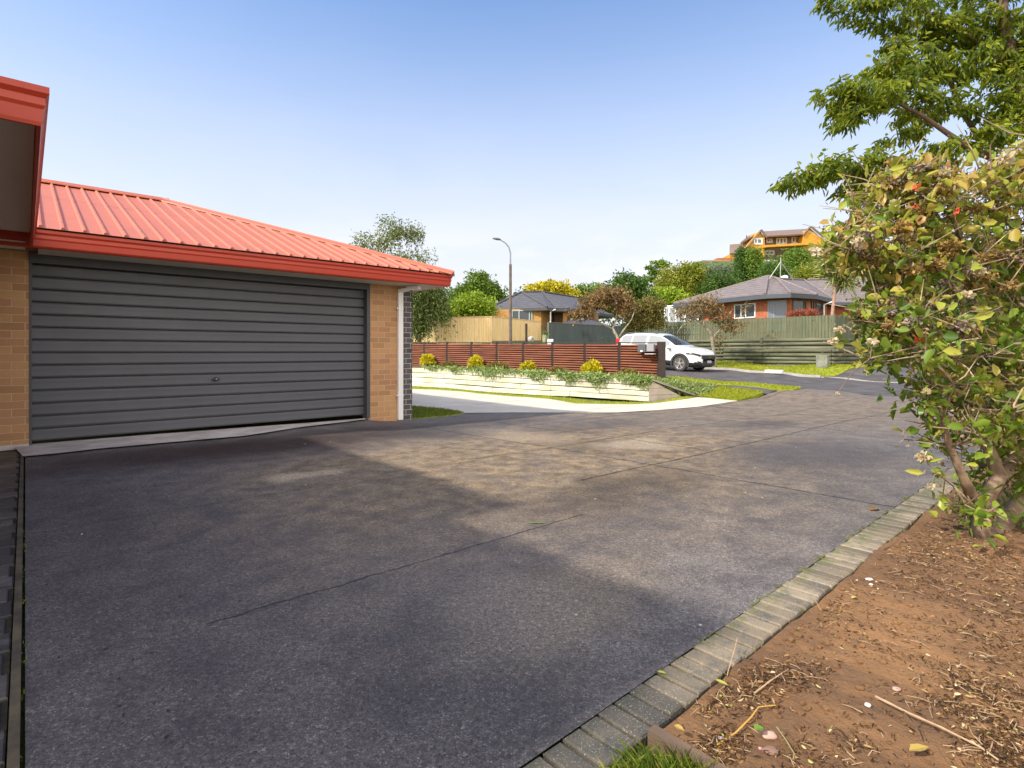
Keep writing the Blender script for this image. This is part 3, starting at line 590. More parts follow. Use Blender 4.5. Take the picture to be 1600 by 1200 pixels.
while bb < BB:
    s = min(bb-BE, BB-bb)
    if s > .15: rib((RE+.03, bb, z_r(-.03)), (RE-s+.02, bb, z_r(s-.02)), Vector((0, 1, 0)))
    bb += .208
a = RE-.12+.104
while a > .2:
    for s_ in (.3, 1.2, 2.1, 3.0, 3.8):
        if s_ < RE-a-.2: pan.lathe((a-.104, BE+s_, z_r(s_)+.026), [(.011, 0), (.012, .006), (.004, .010)], n=6)
    a -= .208
pan.v += [(e, BE+2.4, z_r(2.4)+.003), (RE-2.4, BE+2.4, z_r(2.4)+.003), (RE-2.4, BE+2.39, z_r(2.39)+.004), (e, BE+2.39, z_r(2.39)+.004)]; n0 = len(pan.v)-4; pan.f.append((n0, n0+1, n0+2, n0+3))
roof = pan.build('roof', M_ROOF, HR)
b = MB()
for p, q_ in (((hx, BE+SRUN, z_r(SRUN)+.03), (RE+.02, BE-.01, z_r(0)+.025)), ((hx, BE+SRUN, z_r(SRUN)+.03), (RE+.02, BB+.01, z_r(0)+.025)), ((-8, BE+SRUN, z_r(SRUN)+.03), (hx+.1, BE+SRUN, z_r(SRUN)+.03))):
    p, q_ = Vector(p), Vector(q_); d = (q_-p).normalized(); sx = d.cross(Vector((0, 0, 1))).normalized(); up = sx.cross(d)
    b.extr([(-.16, -.055), (-.15, -.03), (-.035, .01), (-.02, .035), (.02, .035), (.035, .01), (.15, -.03), (.16, -.055)], p, q_, sx, up)
b.build('ridge_cap', M_RED if False else M_ROOF, roof)
# gutters with fascia profile
GP = [(0, 0), (-.085, 0), (-.10, .02), (-.105, .09), (-.115, .11), (-.112, .15), (-.13, .175), (-.13, .21), (-.115, .212), (0, .2)]
def gutter(pts, z, name='gutter', parent=HR, outs=None, closed=False, m=None, GP=GP):
    """mitred gutter along corner points (x,y); profile u is outward"""
    b = MB(); n = len(GP); N = len(pts); dirs = [(Vector(pts[(i+1) % N])-Vector(pts[i])).normalized() for i in range(N-1 if not closed else N)]
    for i in range(N):
        if closed: d0, d1 = dirs[i-1], dirs[i]
        else: d0 = dirs[max(i-1, 0)]; d1 = dirs[min(i, N-2)]
        n0 = Vector((d0.y, -d0.x)); n1 = Vector((d1.y, -d1.x)); m_ = (n0+n1).normalized(); m_ = m_/max(.3, m_.dot(n0))
        for u, w_ in GP: b.v.append((pts[i][0]+m_.x*(-u-.13), pts[i][1]+m_.y*(-u-.13), z+w_))
    for i in range(N if closed else N-1):
        j = (i+1) % N
        for k in range(n-1): b.f.append((i*n+k, i*n+k+1, j*n+k+1, j*n+k))
    if not closed: b.f += [tuple(range(n))[::-1], tuple((N-1)*n+k for k in range(n))]
    return b.build(name, m or M_RED, parent)
gutter([(-1.2, BE), (RE, BE), (RE, BB), (-8, BB)], ZB)
# downpipe
b = MB()
dpx = 5.31; dy = W0-.035
b.box(dpx-.05, dpx+.05, dy-.03, dy+.03, -.08, 2.34)
dp = b.build('downpipe', M_WHITE, HR, bevel=.006)
b = MB(); b.beam((dpx-.02, dy+.01, 2.34), (dpx+.12, dy-.20, 2.395), .095, .065); b.beam((dpx+.09, dy-.15, 2.40), (dpx+.20, dy-.36, 2.40), .10, .07); b.build('swan_neck', M_WHITE, dp, bevel=.006)
for z in (.38, 2.02):
    b = MB(); b.box(dpx-.085, dpx+.055, dy-.034, dy+.02, z-.012, z+.012); b.build('bracket', M_WHITE, dp)
# soffits
b = MB(); b.box(.12, RE-.08, BE+.08, W0-.001, 2.4405, 2.455); b.box(AE+.001, RE-.08, W0-.001, BB-.4, 2.4405, 2.455); b.build('soffit', M_SOFF, HR)
# vent strip brown at garage soffit edge
# entry wing (left), porch roof with brown soffit
WB = 3.95; WA = .10
GP2 = [(-.075, .0), (-.095, 0), (-.10, .02), (-.105, .09), (-.115, .11), (-.112, .15), (-.13, .175), (-.13, .21), (-.075, .212)]
gutter([(-1.55, WB), (WA, WB), (WA, BE-.005)], ZB, GP=GP2)
b = MB(); b.box(-8, WA-.056, WB+.056, BE-.0, 2.60, 2.615); b.box(-8, -.0, BE, W0+.1, 2.48, 2.492); b.build('soffit', M_SOFD, HR)
# unseen house body added beside and behind the camera, shaped to shade the drive
XB = -.5
gutter([(-6, 1.9), (XB, 1.9), (XB, WB)], ZB)  # gutter of the unseen added body
b = MB(); b.box(-8, XB-.11, 2.0, WB-.0, 2.60, 2.612); b.build('soffit', M_SOFD, HR)  # soffit of the unseen added body
b = MB(); b.box(-8, -1.0, WB+.7, WB+.9, -.1, 2.6); b.box(-1.2, -1.0, WB+.9, W0, -.1, 2.6); b.box(-1.3, -1.1, 2.5, WB+.7, -.1, 2.6); b.box(-8, -1.3, 2.5, 2.7, -.1, 2.6); b.build('wall', M_BY, HR)  # last two boxes are walls of the unseen added body
b = MB(); t2 = .30
b.add([(WA-.02, WB+.02, 2.655), (WA-.02, 12.5, 2.655), (-4, 12.5, 2.655+4.1*t2), (-4, WB+4.1, 2.655+4.1*t2)], [(0, 1, 2, 3)])
b.add([(WA-.02, WB+.02, 2.655), (-8, WB+.02, 2.655), (-8, WB+4.1, 2.655+4.1*t2), (-4, WB+4.1, 2.655+4.1*t2)], [(0, 1, 2, 3)])
b.add([(XB-.02, 1.92, 2.655), (XB-.02, WB+.02, 2.655), (XB-1.05, WB+.02, 2.655+1.03*t2), (XB-1.05, 2.95, 2.655+1.03*t2)], [(0, 1, 2, 3)])
b.add([(-8, 1.92, 2.655), (XB-.02, 1.92, 2.655), (XB-1.05, 2.95, 2.655+1.03*t2), (-8, 2.95, 2.655+1.03*t2)], [(0, 1, 2, 3)]); b.add([(-8, 2.95, 2.655+1.03*t2), (XB-1.05, 2.95, 2.655+1.03*t2), (XB-1.05, WB+.02, 2.655+1.03*t2), (-8, WB+.02, 2.655+1.03*t2)], [(0, 1, 2, 3)])
b.build('wing_and_added_body_roof', M_ROOF, HR)
# ================================================================ slatted fence
M_SL = mat('stained slat', (.26, .082, .036), (.125, .040, .019), 5, .55, .4, 60, stretch=(.2, .2, 3)); M_PO = mat('brown post', (.040, .027, .022), (.026, .019, .016), 6, .7)
fp = []                                         # post positions: (x, y)
base7 = Vector((3.37, 17.36)); stp = Vector((.98, -.68))
pxs = {0: 663.6, 1: 699, 2: 737, 3: 776.6, 4: 818, 5: 863.5, 6: 914, 7: 967.6}
for i in range(-4, 8):
    Y = 17.36+.68*(7-i); X = (pxs[i]-CX)/FPX*Y if i in pxs else (663.6-CX)/FPX*(17.36+.68*7)+.985*i
    fp.append(Vector((X, Y)))
fp.append(Vector((4.53, 16.72)))
FT = lambda Y: CAMZ+15.3/FPX*Y
FB = lambda Y: float(np.interp(Y, [16.7, 17.36, 22.1, 26], [.42, .47, .62, .66]))
SF = thing('slatted_fence', 'low red brown slatted timber fence above the white retaining wall', 'fence', (fp[-1].x, fp[-1].y, .4))
def child(o): o.parent = SF; o.matrix_parent_inverse = Matrix.Translation(-SF.location); return o
for i in range(len(fp)):
    last = i == len(fp)-1; p = fp[i]; b = MB(); w_ = .13 if last else .045; zt = FT(p.y)+.015
    b.box(p.x-w_/1, p.x+w_/(1 if not last else 1.2), p.y-.05, p.y+.05, FB(p.y)-.35, zt); child(b.build('post', M_PO, None))
    if last: break
    q = fp[i+1]; d = Vector((q.x-p.x, q.y-p.y, 0)); L = d.length; d.normalize(); nrm = Vector((d.y, -d.x, 0))
    b = MB(); ns = 12; z0a, z1a = FB(p.y)+.03, FT(p.y)-.06; z0b, z1b = FB(q.y)+.03, FT(q.y)-.06
    for k in range(ns):
        f = (k+.5)/ns; a_ = Vector((p.x, p.y, z0a+(z1a-z0a)*f))+nrm*.02; c_ = Vector((q.x, q.y, z0b+(z1b-z0b)*f))+nrm*.02
        a_ = a_+d*.04; c_ = c_-d*(.04 if i < len(fp)-2 else .12); up = (Vector((0, 0, 1))*.70+nrm*-.71).normalized()
        dd = (c_-a_).normalized(); sx = dd.cross(up).normalized(); u2 = sx.cross(dd); b.obox((a_+c_)/2+Vector((0, 0, random.uniform(-.003, .003))), dd, sx, u2, (c_-a_).length/2, .010, .030)
    for k in range(ns):
        f = k/ns; a_ = Vector((p.x, p.y, z0a+(z1a-z0a)*f))-nrm*.055; c_ = Vector((q.x, q.y, z0b+(z1b-z0b)*f))-nrm*.055; dd = (c_-a_).normalized(); b.obox((a_+c_)/2, dd, nrm, Vector((0, 0, 1)), (c_-a_).length/2-.04, .008, .040)
    child(b.build('slat_panel', M_SL, None))
    b = MB(); b.beam((p.x, p.y, FT(p.y)-.02), (q.x, q.y, FT(q.y)-.02), .09, .035); child(b.build('top_rail', M_PO, None))
# letterbox
lp = P(1008, 545, 16.9); d = Vector((.82, -.57, 0)); n_ = Vector((-.57, -.82, 0))
LB = thing('letterbox', 'small grey metal letterbox set in the end panel of the slatted fence', 'letterbox', lp)
def lb(name, m, cx, cz, hx_, hz_, hd, off=0):
    b = MB(); b.obox(d*cx+Vector((0, 0, cz))+n_*(.10+off), d, n_, Vector((0, 0, 1)), hx_, hd, hz_); return b.build(name, m, LB)
lb('box_body', mat('letterbox grey', (.10, .10, .115), rough=.45), -.05, .02, .125, .12, .06); lb('paper_roll_tube', mat('brushed steel', (.45, .45, .47), rough=.4, metal=.6), .22, .03, .11, .11, .07)
lb('number_plate', M_WHITE, -.05, -.07, .035, .02, .004, .07); lb('shelf', M_WHITE, .2, -.155, .14, .008, .09)
# ================================================================ white sleeper retaining wall and planted bed
M_SLP = mat('weathered sleeper', (.80, .76, .64), (.52, .50, .36), 2.2, .85, .7, 30, .01, stretch=(.5, .5, 3)); 
wl = [G(1014, 626.5), G(860, 617.5), G(640, 602.5)]
RW = thing('retaining_wall', 'low retaining wall of pale weathered timber sleepers beside the concrete path', 'retaining wall', wl[0])
wend = wl[2]+(wl[2]-wl[1]).normalized()*6; 
WLN = [(wl[0].x, wl[0].y), (wl[1].x, wl[1].y), (wl[2].x, wl[2].y), (wend.x, wend.y)]
def wtop(x, y):
    u = 800+x/y*863; return float(np.interp(u, [560, 645, 700, 860, 1014], [CAMZ-24/FPX*22, CAMZ-25/FPX*20.9, CAMZ-26.5/FPX*20, CAMZ-35.5/FPX*17.2, CAMZ-46/FPX*15.2]))
b = MB(); cour = 4
tot = 0
for s in range(3):
    p, q = Vector(WLN[s]), Vector(WLN[s+1]); L = (q-p).length; d = (q-p)/L; nr = Vector((d.y, -d.x)); 
    if nr.y > 0: nr = -nr
    for k in range(cour):
        x = 0 if k % 2 == 0 else -1.2
        while x < L:
            x0, x1 = max(0, x), min(L, x+2.4)
            if x1-x0 > .05:
                a_, c_ = p+d*x0, p+d*x1; za0 = gz(*a_)-.03; zc0 = gz(*c_)-.03; ha = (wtop(*a_)-za0)/cour; hc = (wtop(*c_)-zc0)/cour; j = random.uniform(-.012, .012)-k*.012
                g_ = .010; vs = []
                for (pt, z0, h) in ((a_+d*.004, za0, ha), (c_-d*.004, zc0, hc)):
                    for (off, zz) in ((.0+j, k*h+g_), (.0+j, (k+1)*h-g_), (-.14, (k+1)*h-g_), (-.14, k*h+g_)):
                        vs.append((pt.x+nr.x*off, pt.y+nr.y*off, z0+zz))
                b.add(vs, [(0, 1, 2, 3), (4, 7, 6, 5), (0, 4, 5, 1), (1, 5, 6, 2), (2, 6, 7, 3), (3, 7, 4, 0)])
            x += 2.4
o = b.build('sleepers', M_SLP, RW, bevel=.012); o.matrix_parent_inverse = Matrix.Translation(-RW.location)
re = G(1077, 620); c0 = wl[0]
b = MB(); zt = wtop(c0.x, c0.y)
for k in range(3):
    h0, h1 = c0.z-.03+k*(zt-c0.z)/3, c0.z-.03+(k+1)*(zt-c0.z)/3-.008; f0_ = 1-(k)*.30; dr = Vector((re.x-c0.x, re.y-c0.y)); e_ = Vector((c0.x, c0.y))+dr*f0_; nn = Vector((-dr.y, dr.x)).normalized()*.1
    zl = [h0, h1]; 
    ez = h0+.01+(.0 if k < 2 else 0); e2 = Vector((c0.x, c0.y))+dr*(1-(k+1)*.30)
    vs = [(c0.x, c0.y, h0), (e_.x, e_.y, h0), (e2.x, e2.y, h1), (c0.x, c0.y, h1)]; vs += [(x+nn.x, y+nn.y, z) for x, y, z in vs]
    b.add(vs, [(0, 1, 2, 3), (7, 6, 5, 4), (0, 4, 5, 1), (1, 5, 6, 2), (2, 6, 7, 3), (3, 7, 4, 0)])
o = b.build('side_boards', mat('side board', (.55, .46, .38), (.42, .36, .30), 2, .85, .5, 40), RW); o.matrix_parent_inverse = Matrix.Translation(-RW.location)
b = MB(); b.beam((c0.x+.05, c0.y+.02, zt+.03), (re.x+.15, re.y+.02, re.z+.05), .11, .045); o = b.build('sloping_rail', mat('grey rail', (.22, .20, .18), (.32, .29, .26), 3, .8), RW); o.matrix_parent_inverse = Matrix.Translation(-RW.location)
# planted bed sheet between the wall and the fence, banked on to the verge
bed = MB(); N = 40; WP = []
def wallpt(px):
    for s in range(3):
        p, q = Vector(WLN[s]), Vector(WLN[s+1]); u = (px-800)/863; den = (q.x-p.x)-u*(q.y-p.y); tt = (u*p.y-p.x)/den
        if (s == 0 and tt < .0): tt = 0
        if tt <= 1 or s == 2: return p+(q-p)*tt
def fencept(px):
    u = (px-800)/863
    for s in range(len(fp)-1, 0, -1):
        p, q = fp[s], fp[s-1]; den = (q.x-p.x)-u*(q.y-p.y); tt = (u*p.y-p.x)/den
        if tt <= 1 or s == 1: return p+(q-p)*max(tt, 0)
cols = []
for i in range(N+1):
    px = 1014-(1014-560)*i/N; a_ = wallpt(px); c_ = fencept(px+ (20*(1-i/N) if i < 8 else 0)); c_ = c_+(c_-a_).normalized()*.15
    za = wtop(a_.x, a_.y)-.03; zc = FB(c_.y)+.02; a_ = a_+(c_-a_).normalized()*.06
    cols.append([(a_.x+(c_.x-a_.x)*f, a_.y+(c_.y-a_.y)*f, za+(zc-za)*f+.05*math.sin(f*3.14)+random.uniform(-.01, .01)) for f in (0, .25, .5, .75, 1)])
for c in cols: bed.v += c
for i in range(N):
    for k in range(4): bed.f.append((i*5+k, i*5+k+1, (i+1)*5+k+1, (i+1)*5+k))
o = bed.build('planting_bed', M_MULCH, None, smooth=True); tag(o, kind='structure')
# earth bank at the fence end and under the fence towards the road
bk = MB(); n0 = 6; fe = fp[-1]; 
rows = []
for f in np.linspace(0, 1, 7):
    p_ = Vector((c0.x, c0.y+.05, zt-.02)).lerp(Vector((re.x+.1, re.y+.05, gz(re.x, re.y)-.02)), f)
    q_ = Vector((fe.x+.1, fe.y+.1, .40)).lerp(Vector((7.2, 17.7, gz(7.2, 17.7)-.03)), f)
    rows.append([tuple(p_.lerp(q_, g_)) for g_ in np.linspace(0, 1, 6)])
for r_ in rows: bk.v += r_
for i in range(6):
    for k in range(5): bk.f.append((i*6+k, i*6+k+1, (i+1)*6+k+1, (i+1)*6+k))
tag(bk.build('earth_bank', mat('grassed bank', (.13, .17, .03), (.14, .09, .05), 1.3, .95, 1, 40, .03, lo=.42, hi=.55), None, smooth=True), kind='structure')
bp_ = []
for _ in range(2600):
    i, k = random.randrange(6), random.randrange(3) if random.random() < .6 else random.randrange(5); u, v_ = random.random(), random.random(); r0_, r1_ = rows[i], rows[i+1]; A_ = Vector(r0_[k]).lerp(Vector(r0_[k+1]), v_); B_ = Vector(r1_[k]).lerp(Vector(r1_[k+1]), v_); bp_.append(tuple(A_.lerp(B_, u)))
tag(leaves('bank_weeds', bp_, M_JUN if 'M_JUN' in globals() else leafmat('juniper', [(0, (.11, .17, .045)), (.5, (.23, .32, .09)), (1, (.36, .44, .16))], .15, .6), .09, .03, shape='dia', droop=-.6), 'low green weeds creeping over the bank below the fence end post', 'weeds', kind='stuff')
bk = MB()
for i, p in enumerate(fp): 
    for (o_, z_) in ((-.1, FB(p.y)+.0), (1.0, FB(p.y)-.15), (2.4, gz(p.x+.6, p.y+2.3)-.05)): bk.v.append((p.x+.3*o_, p.y+o_, z_))
for i in range(len(fp)-1):
    for k in range(2): bk.f.append((i*3+k, i*3+k+1, (i+1)*3+k+1, (i+1)*3+k))
tag(bk.build('fence_bank', M_VERGE, None), kind='structure')
# juniper ground cover and shrubs in the bed
M_JUN = leafmat('juniper', [(0, (.11, .17, .045)), (.5, (.23, .32, .09)), (1, (.36, .44, .16))], .15, .6)
pts = []; 
for (px0, px1, out, n) in ((662, 692, .10, 500), (700, 724, .20, 500), (735, 795, .34, 1700), (770, 830, .10, 500), (822, 855, .34, 1100), (870, 905, .34, 1100), (915, 950, .42, 1300), (950, 1000, .06, 400), (975, 1030, .34, 1500), (1005, 1036, .1, 700)):
    for _ in range(int(n*.8)):
        px = random.gauss((px0+px1)/2, (px1-px0)/3.4); px = min(max(px, px0-4), px1+4); a_ = wallpt(px); c_ = fencept(px); f = random.uniform(-.12, .42); s = random.random()**1.6
        if f < 0: x = a_+(a_-c_).normalized()*random.uniform(0, .10); z = wtop(a_.x, a_.y)+.05-s*out*.85*max(.15, 1-abs(px-(px0+px1)/2)/((px1-px0)*.62))
        else: x = a_.lerp(c_, f*.8); z = wtop(a_.x, a_.y)+(FB(c_.y)-wtop(a_.x, a_.y))*f*.8+random.uniform(0, .09)
        pts.append((x[0], x[1], z))
tag(leaves('ground_cover', pts, M_JUN, .13, .035, shape='dia', droop=.5, spread=.8), 'blue green creeping juniper spilling over the pale sleeper wall', 'ground cover', kind='stuff')
M_YEL = leafmat('yellow shrub leaf', [(0, (.30, .30, .01)), (.4, (.62, .52, .01)), (1, (.80, .68, .03))], .3, .5)
M_OLV = leafmat('bronze shrub leaf', [(0, (.10, .075, .02)), (.5, (.22, .15, .03)), (1, (.30, .22, .05))], .2, .6)
M_TWIG = mat('twig', (.12, .08, .05), (.2, .15, .1), 10, .8)
def ball_shrub(name, label, cat, px, py, r, rz, m, L, Wd, n, grp, near=.7, seed=1):
    a_ = wallpt(px); c_ = fencept(px); q = a_.lerp(c_, near); z = CAMZ+(HY-py)/FPX*q.y; rr = r/FPX*q.y; rz = rz/FPX*q.y
    root = thing(name, label, cat, (q.x, q.y, z-rz), 0, grp); rg = np.random.default_rng(seed)
    d = unit(rg.normal(size=(n, 3))); d[:, 2] = np.abs(d[:, 2])*1.25-.35; lob = 1+.18*np.sin(d[:, 0]*4+seed)*np.cos(d[:, 1]*5+seed*2)+.12*np.sin(d[:, 2]*7+seed); rad = (rg.uniform(.5, 1.05, n)*lob+rg.exponential(.05, n))[:, None]; ptsl = d*rad*np.array([rr, rr, rz*1.0])+np.array([0, 0, rz*.9])
    leaves('foliage', ptsl, m, L, Wd, root, dirs=d*1.2, droop=-.2, shape='dia', rng=rg)
    b = MB()
    for k in range(9):
        e_ = Vector(ptsl[rg.integers(n)])*.8; b.tube([(0, 0, -.08), (e_.x*.4, e_.y*.4, e_.z*.5), e_], [.012, .008, .004], 5)
    b.build('stems', M_TWIG, root)
for i, (px, py, r, lb_) in enumerate(((668.5, 563.5, 9, 'small yellow shrub nearest the white downpipe and garage corner'), (743.5, 567, 10.5, 'bright yellow rounded shrub, second from the garage, before the slatted fence'), (824.5, 574, 9.5, 'narrow upright yellow shrub between two bronze shrubs, third from the garage'), (925, 577, 14, 'largest yellow shrub, nearest the letterbox end of the slatted fence'))):
    ball_shrub('yellow_shrub', lb_, 'shrub', px, py, r, r, M_YEL, .10, .045, 1500, 'yellow shrubs along the slatted fence', .7, 10+i)
for i, (px, py, r, rz, lb_) in enumerate(((702, 570, 11, 4, 'faint flat bronze shrub, leftmost of the bronze shrubs by the fence'), (777, 571.5, 15, 6, 'low bronze shrub between the second and third yellow shrubs'), (872, 579.5, 13, 5.5, 'low bronze shrub between the third and the largest yellow shrub'), (983, 585, 17, 8, 'widest bronze brown shrub beside the letterbox end of the fence'))):
    ball_shrub('bronze_shrub', lb_, 'shrub', px, py, r, rz, M_OLV, .09, .03, 1100, 'low bronze shrubs along the slatted fence', .62, 30+i)
# ================================================================ the parked white car
CR = thing('parked_car', 'white crossover car with black lower trim parked at the far kerb', 'car')
wn = G(1064, 580); fd = Vector((.68, -.735, 0)).normalized(); lf = Vector((-fd.y, fd.x, 0))     # forward, left (away from camera)
CR.rotation_euler = (0, 0, math.atan2(fd.y, fd.x)); cc = Vector((wn.x, wn.y, 0))-fd*1.36+lf*.80; 
zf_ = gz(*(wn.xy)); zr_ = gz(*((cc-fd*1.33).xy)); CR.location = (cc.x, cc.y, zf_+.0); CR.rotation_euler[1] = 0
pitch = math.atan2(gz(*(cc+fd*1.3).xy)-gz(*(cc-fd*1.3).xy), 2.6); CR.rotation_euler = Matrix.Rotation(math.atan2(fd.y, fd.x), 3, 'Z').to_euler(); 
CR.rotation_mode = 'XYZ'; CR.rotation_euler = (Matrix.Rotation(math.atan2(fd.y, fd.x), 3, 'Z') @ Matrix.Rotation(-pitch, 3, 'Y')).to_euler()
CR.location = (cc.x, cc.y, (gz(*(cc+fd*1.33-lf*.8).xy)+gz(*(cc-fd*1.33-lf*.8).xy))/2-.01)
def cpaint(name, c, rough=.25, coat=.8):
    m, nt, p, o = newmat(name); t = NT(nt); n = t.noise(t.obj(), 4, 5)
    t.l(t.mix(t.math('MULTIPLY', n, .15), c, tuple(x*.7 for x in c)), p.inputs['Base Color']); p.inputs['Roughness'].default_value = rough; p.inputs['Coat Weight'].default_value = coat; p.inputs['Coat Roughness'].default_value = .05; return m
M_CW = cpaint('white car paint', (.74, .74, .73)); M_CB = mat('car black plastic', (.03, .03, .032), rough=.6); M_TY = mat('tyre rubber', (.045, .042, .04), rough=.85, bump=.3, bs=60)
M_CHR = mat('chrome', (.75, .75, .76), rough=.15, metal=1); M_RIM = mat('alloy', (.62, .60, .58), rough=.3, metal=.85)
def glass(name, c, rough=.04, ior=1.45):
    if name in MC: return MC[name]
    m, nt, p, o = newmat(name); t = NT(nt); p.inputs['Base Color'].default_value = (*c, 1); p.inputs['Roughness'].default_value = rough; p.inputs['IOR'].default_value = ior
    t.bump(t.noise(t.obj(), 1.2, 2), .15, .03, p); MC[name] = m; return m
M_CG = glass('car glass', (.03, .04, .045)); M_CGS = glass('side glass painted reflection', (.28, .29, .29), .10)  # pale base colour stands in for bright sky reflected in the side windows
ip = lambda x, tab: float(np.interp(x, [q[0] for q in tab], [q[1] for q in tab]))
TOP = [(-2.38, .95), (-2.33, 1.1), (-2.22, 1.32), (-2.08, 1.52), (-1.9, 1.61), (-1.4, 1.665), (-.7, 1.69), (-.1, 1.67), (.15, 1.63), (.4, 1.52), (.7, 1.36), (1.0, 1.19), (1.1, 1.145), (1.4, 1.11), (1.75, 1.06), (2.0, .99), (2.14, .92), (2.22, .80), (2.26, .66)]
WID = [(-2.38, .74), (-2.3, .82), (-2.1, .88), (-1.6, .915), (0, .915), (1.4, .915), (1.9, .885), (2.1, .80), (2.2, .68), (2.26, .56)]
BELT = [(-2.38, .92), (-2.2, 1.10), (-1.5, 1.09), (0, 1.04), (.9, 1.0), (1.1, .99), (1.6, .93), (2.0, .85), (2.26, .62)]
BOT = [(-2.38, .42), (-2.25, .3), (-1.9, .25), (1.9, .24), (2.2, .28), (2.26, .36)]
xs = np.concatenate([np.linspace(-2.38, 2.0, 74), np.linspace(2.03, 2.26, 9)])
def section(x):
    zt, w_, zb = ip(x, TOP), ip(x, WID), ip(x, BOT); bl = min(ip(x, BELT), zt-.015); c = float(smooth((zt-1.14)/.38))
    wr = w_*.90*(1-c)+.60*c; L = []
    L += [(0, zb), (w_*.8, zb), (w_*.965, zb+.05)]
    for f in (.25, .5, .75): L.append((w_*(.975+.025*math.sin(f*math.pi)), zb+.05+(bl-.02-zb-.05)*f))
    L += [(w_*.975, bl-.04), (w_*.945, bl)]
    re_ = (wr, zt-.055*c-.012)
    L += [(w_*.945+(re_[0]-w_*.945)*f, bl+(re_[1]-bl)*f) for f in (.06, .5, .93)]
    L += [re_, (wr*.86, zt-.012*c-.004), (wr*.5, zt+.003), (0, zt+.006)]
    return L
secs = [section(x) for x in xs]; ns = len(secs[0])
parts = {'body': MB(), 'glass': MB(), 'wind': MB(), 'trim': MB(), 'rear': MB()}
for side in (-1, 1):
    for i in range(len(xs)-1):
        xm = (xs[i]+xs[i+1])/2
        for k in range(ns-1):
            q = [(xs[i], side*secs[i][k][0], secs[i][k][1]), (xs[i+1], side*secs[i+1][k][0], secs[i+1][k][1]), (xs[i+1], side*secs[i+1][k+1][0], secs[i+1][k+1][1]), (xs[i], side*secs[i][k+1][0], secs[i][k+1][1])]
            zm = sum(p[2] for p in q)/4; ym = abs(sum(p[1] for p in q)/4); tgt = 'body'
            if k >= 1 and k <= 6 and min((xm-1.33)**2, (xm+1.33)**2)**1 + (zm-.35)**2 < .415**2: continue
            if k == 0 and (abs(xm-1.33) < .42 or abs(xm+1.33) < .42) : continue
            if k in (8, 9) and -2.0 < xm < .72 and not (-.56 < xm < -.44 or -1.42 < xm < -1.34) and ip(xm, TOP) > 1.36: tgt = 'glass'
            if k >= 11 and .2 < xm < 1.05: tgt = 'wind'
            if k >= 11 and xm < -2.08: tgt = 'rear'
            if k <= 2 or (k == 3 and zm < .40): tgt = 'trim'
            if xm > 2.05 and zm < .47: tgt = 'trim'
            if tgt in ('glass', 'wind'): pass
            parts[tgt].add(q, [(0, 1, 2, 3)])
def weld(o, sm=True):
    bm = bmesh.new(); bm.from_mesh(o.data); bmesh.ops.remove_doubles(bm, verts=bm.verts, dist=.0005); bmesh.ops.recalc_face_normals(bm, faces=bm.faces); bm.to_mesh(o.data); bm.free()
    o.data.polygons.foreach_set('use_smooth', [sm]*len(o.data.polygons)); return o
BD = weld(parts['body'].build('body', M_CW, CR)); weld(parts['glass'].build('side_window', M_CGS, CR)); weld(parts['wind'].build('windscreen', M_CG, CR)); weld(parts['trim'].build('lower_trim', M_CB, CR)); weld(parts['rear'].build('rear_window', M_CG, CR))
b = MB(); b.box(-2.1, 2.05, -.72, .72, .22, .8); b.build('underbody', M_CB, CR)
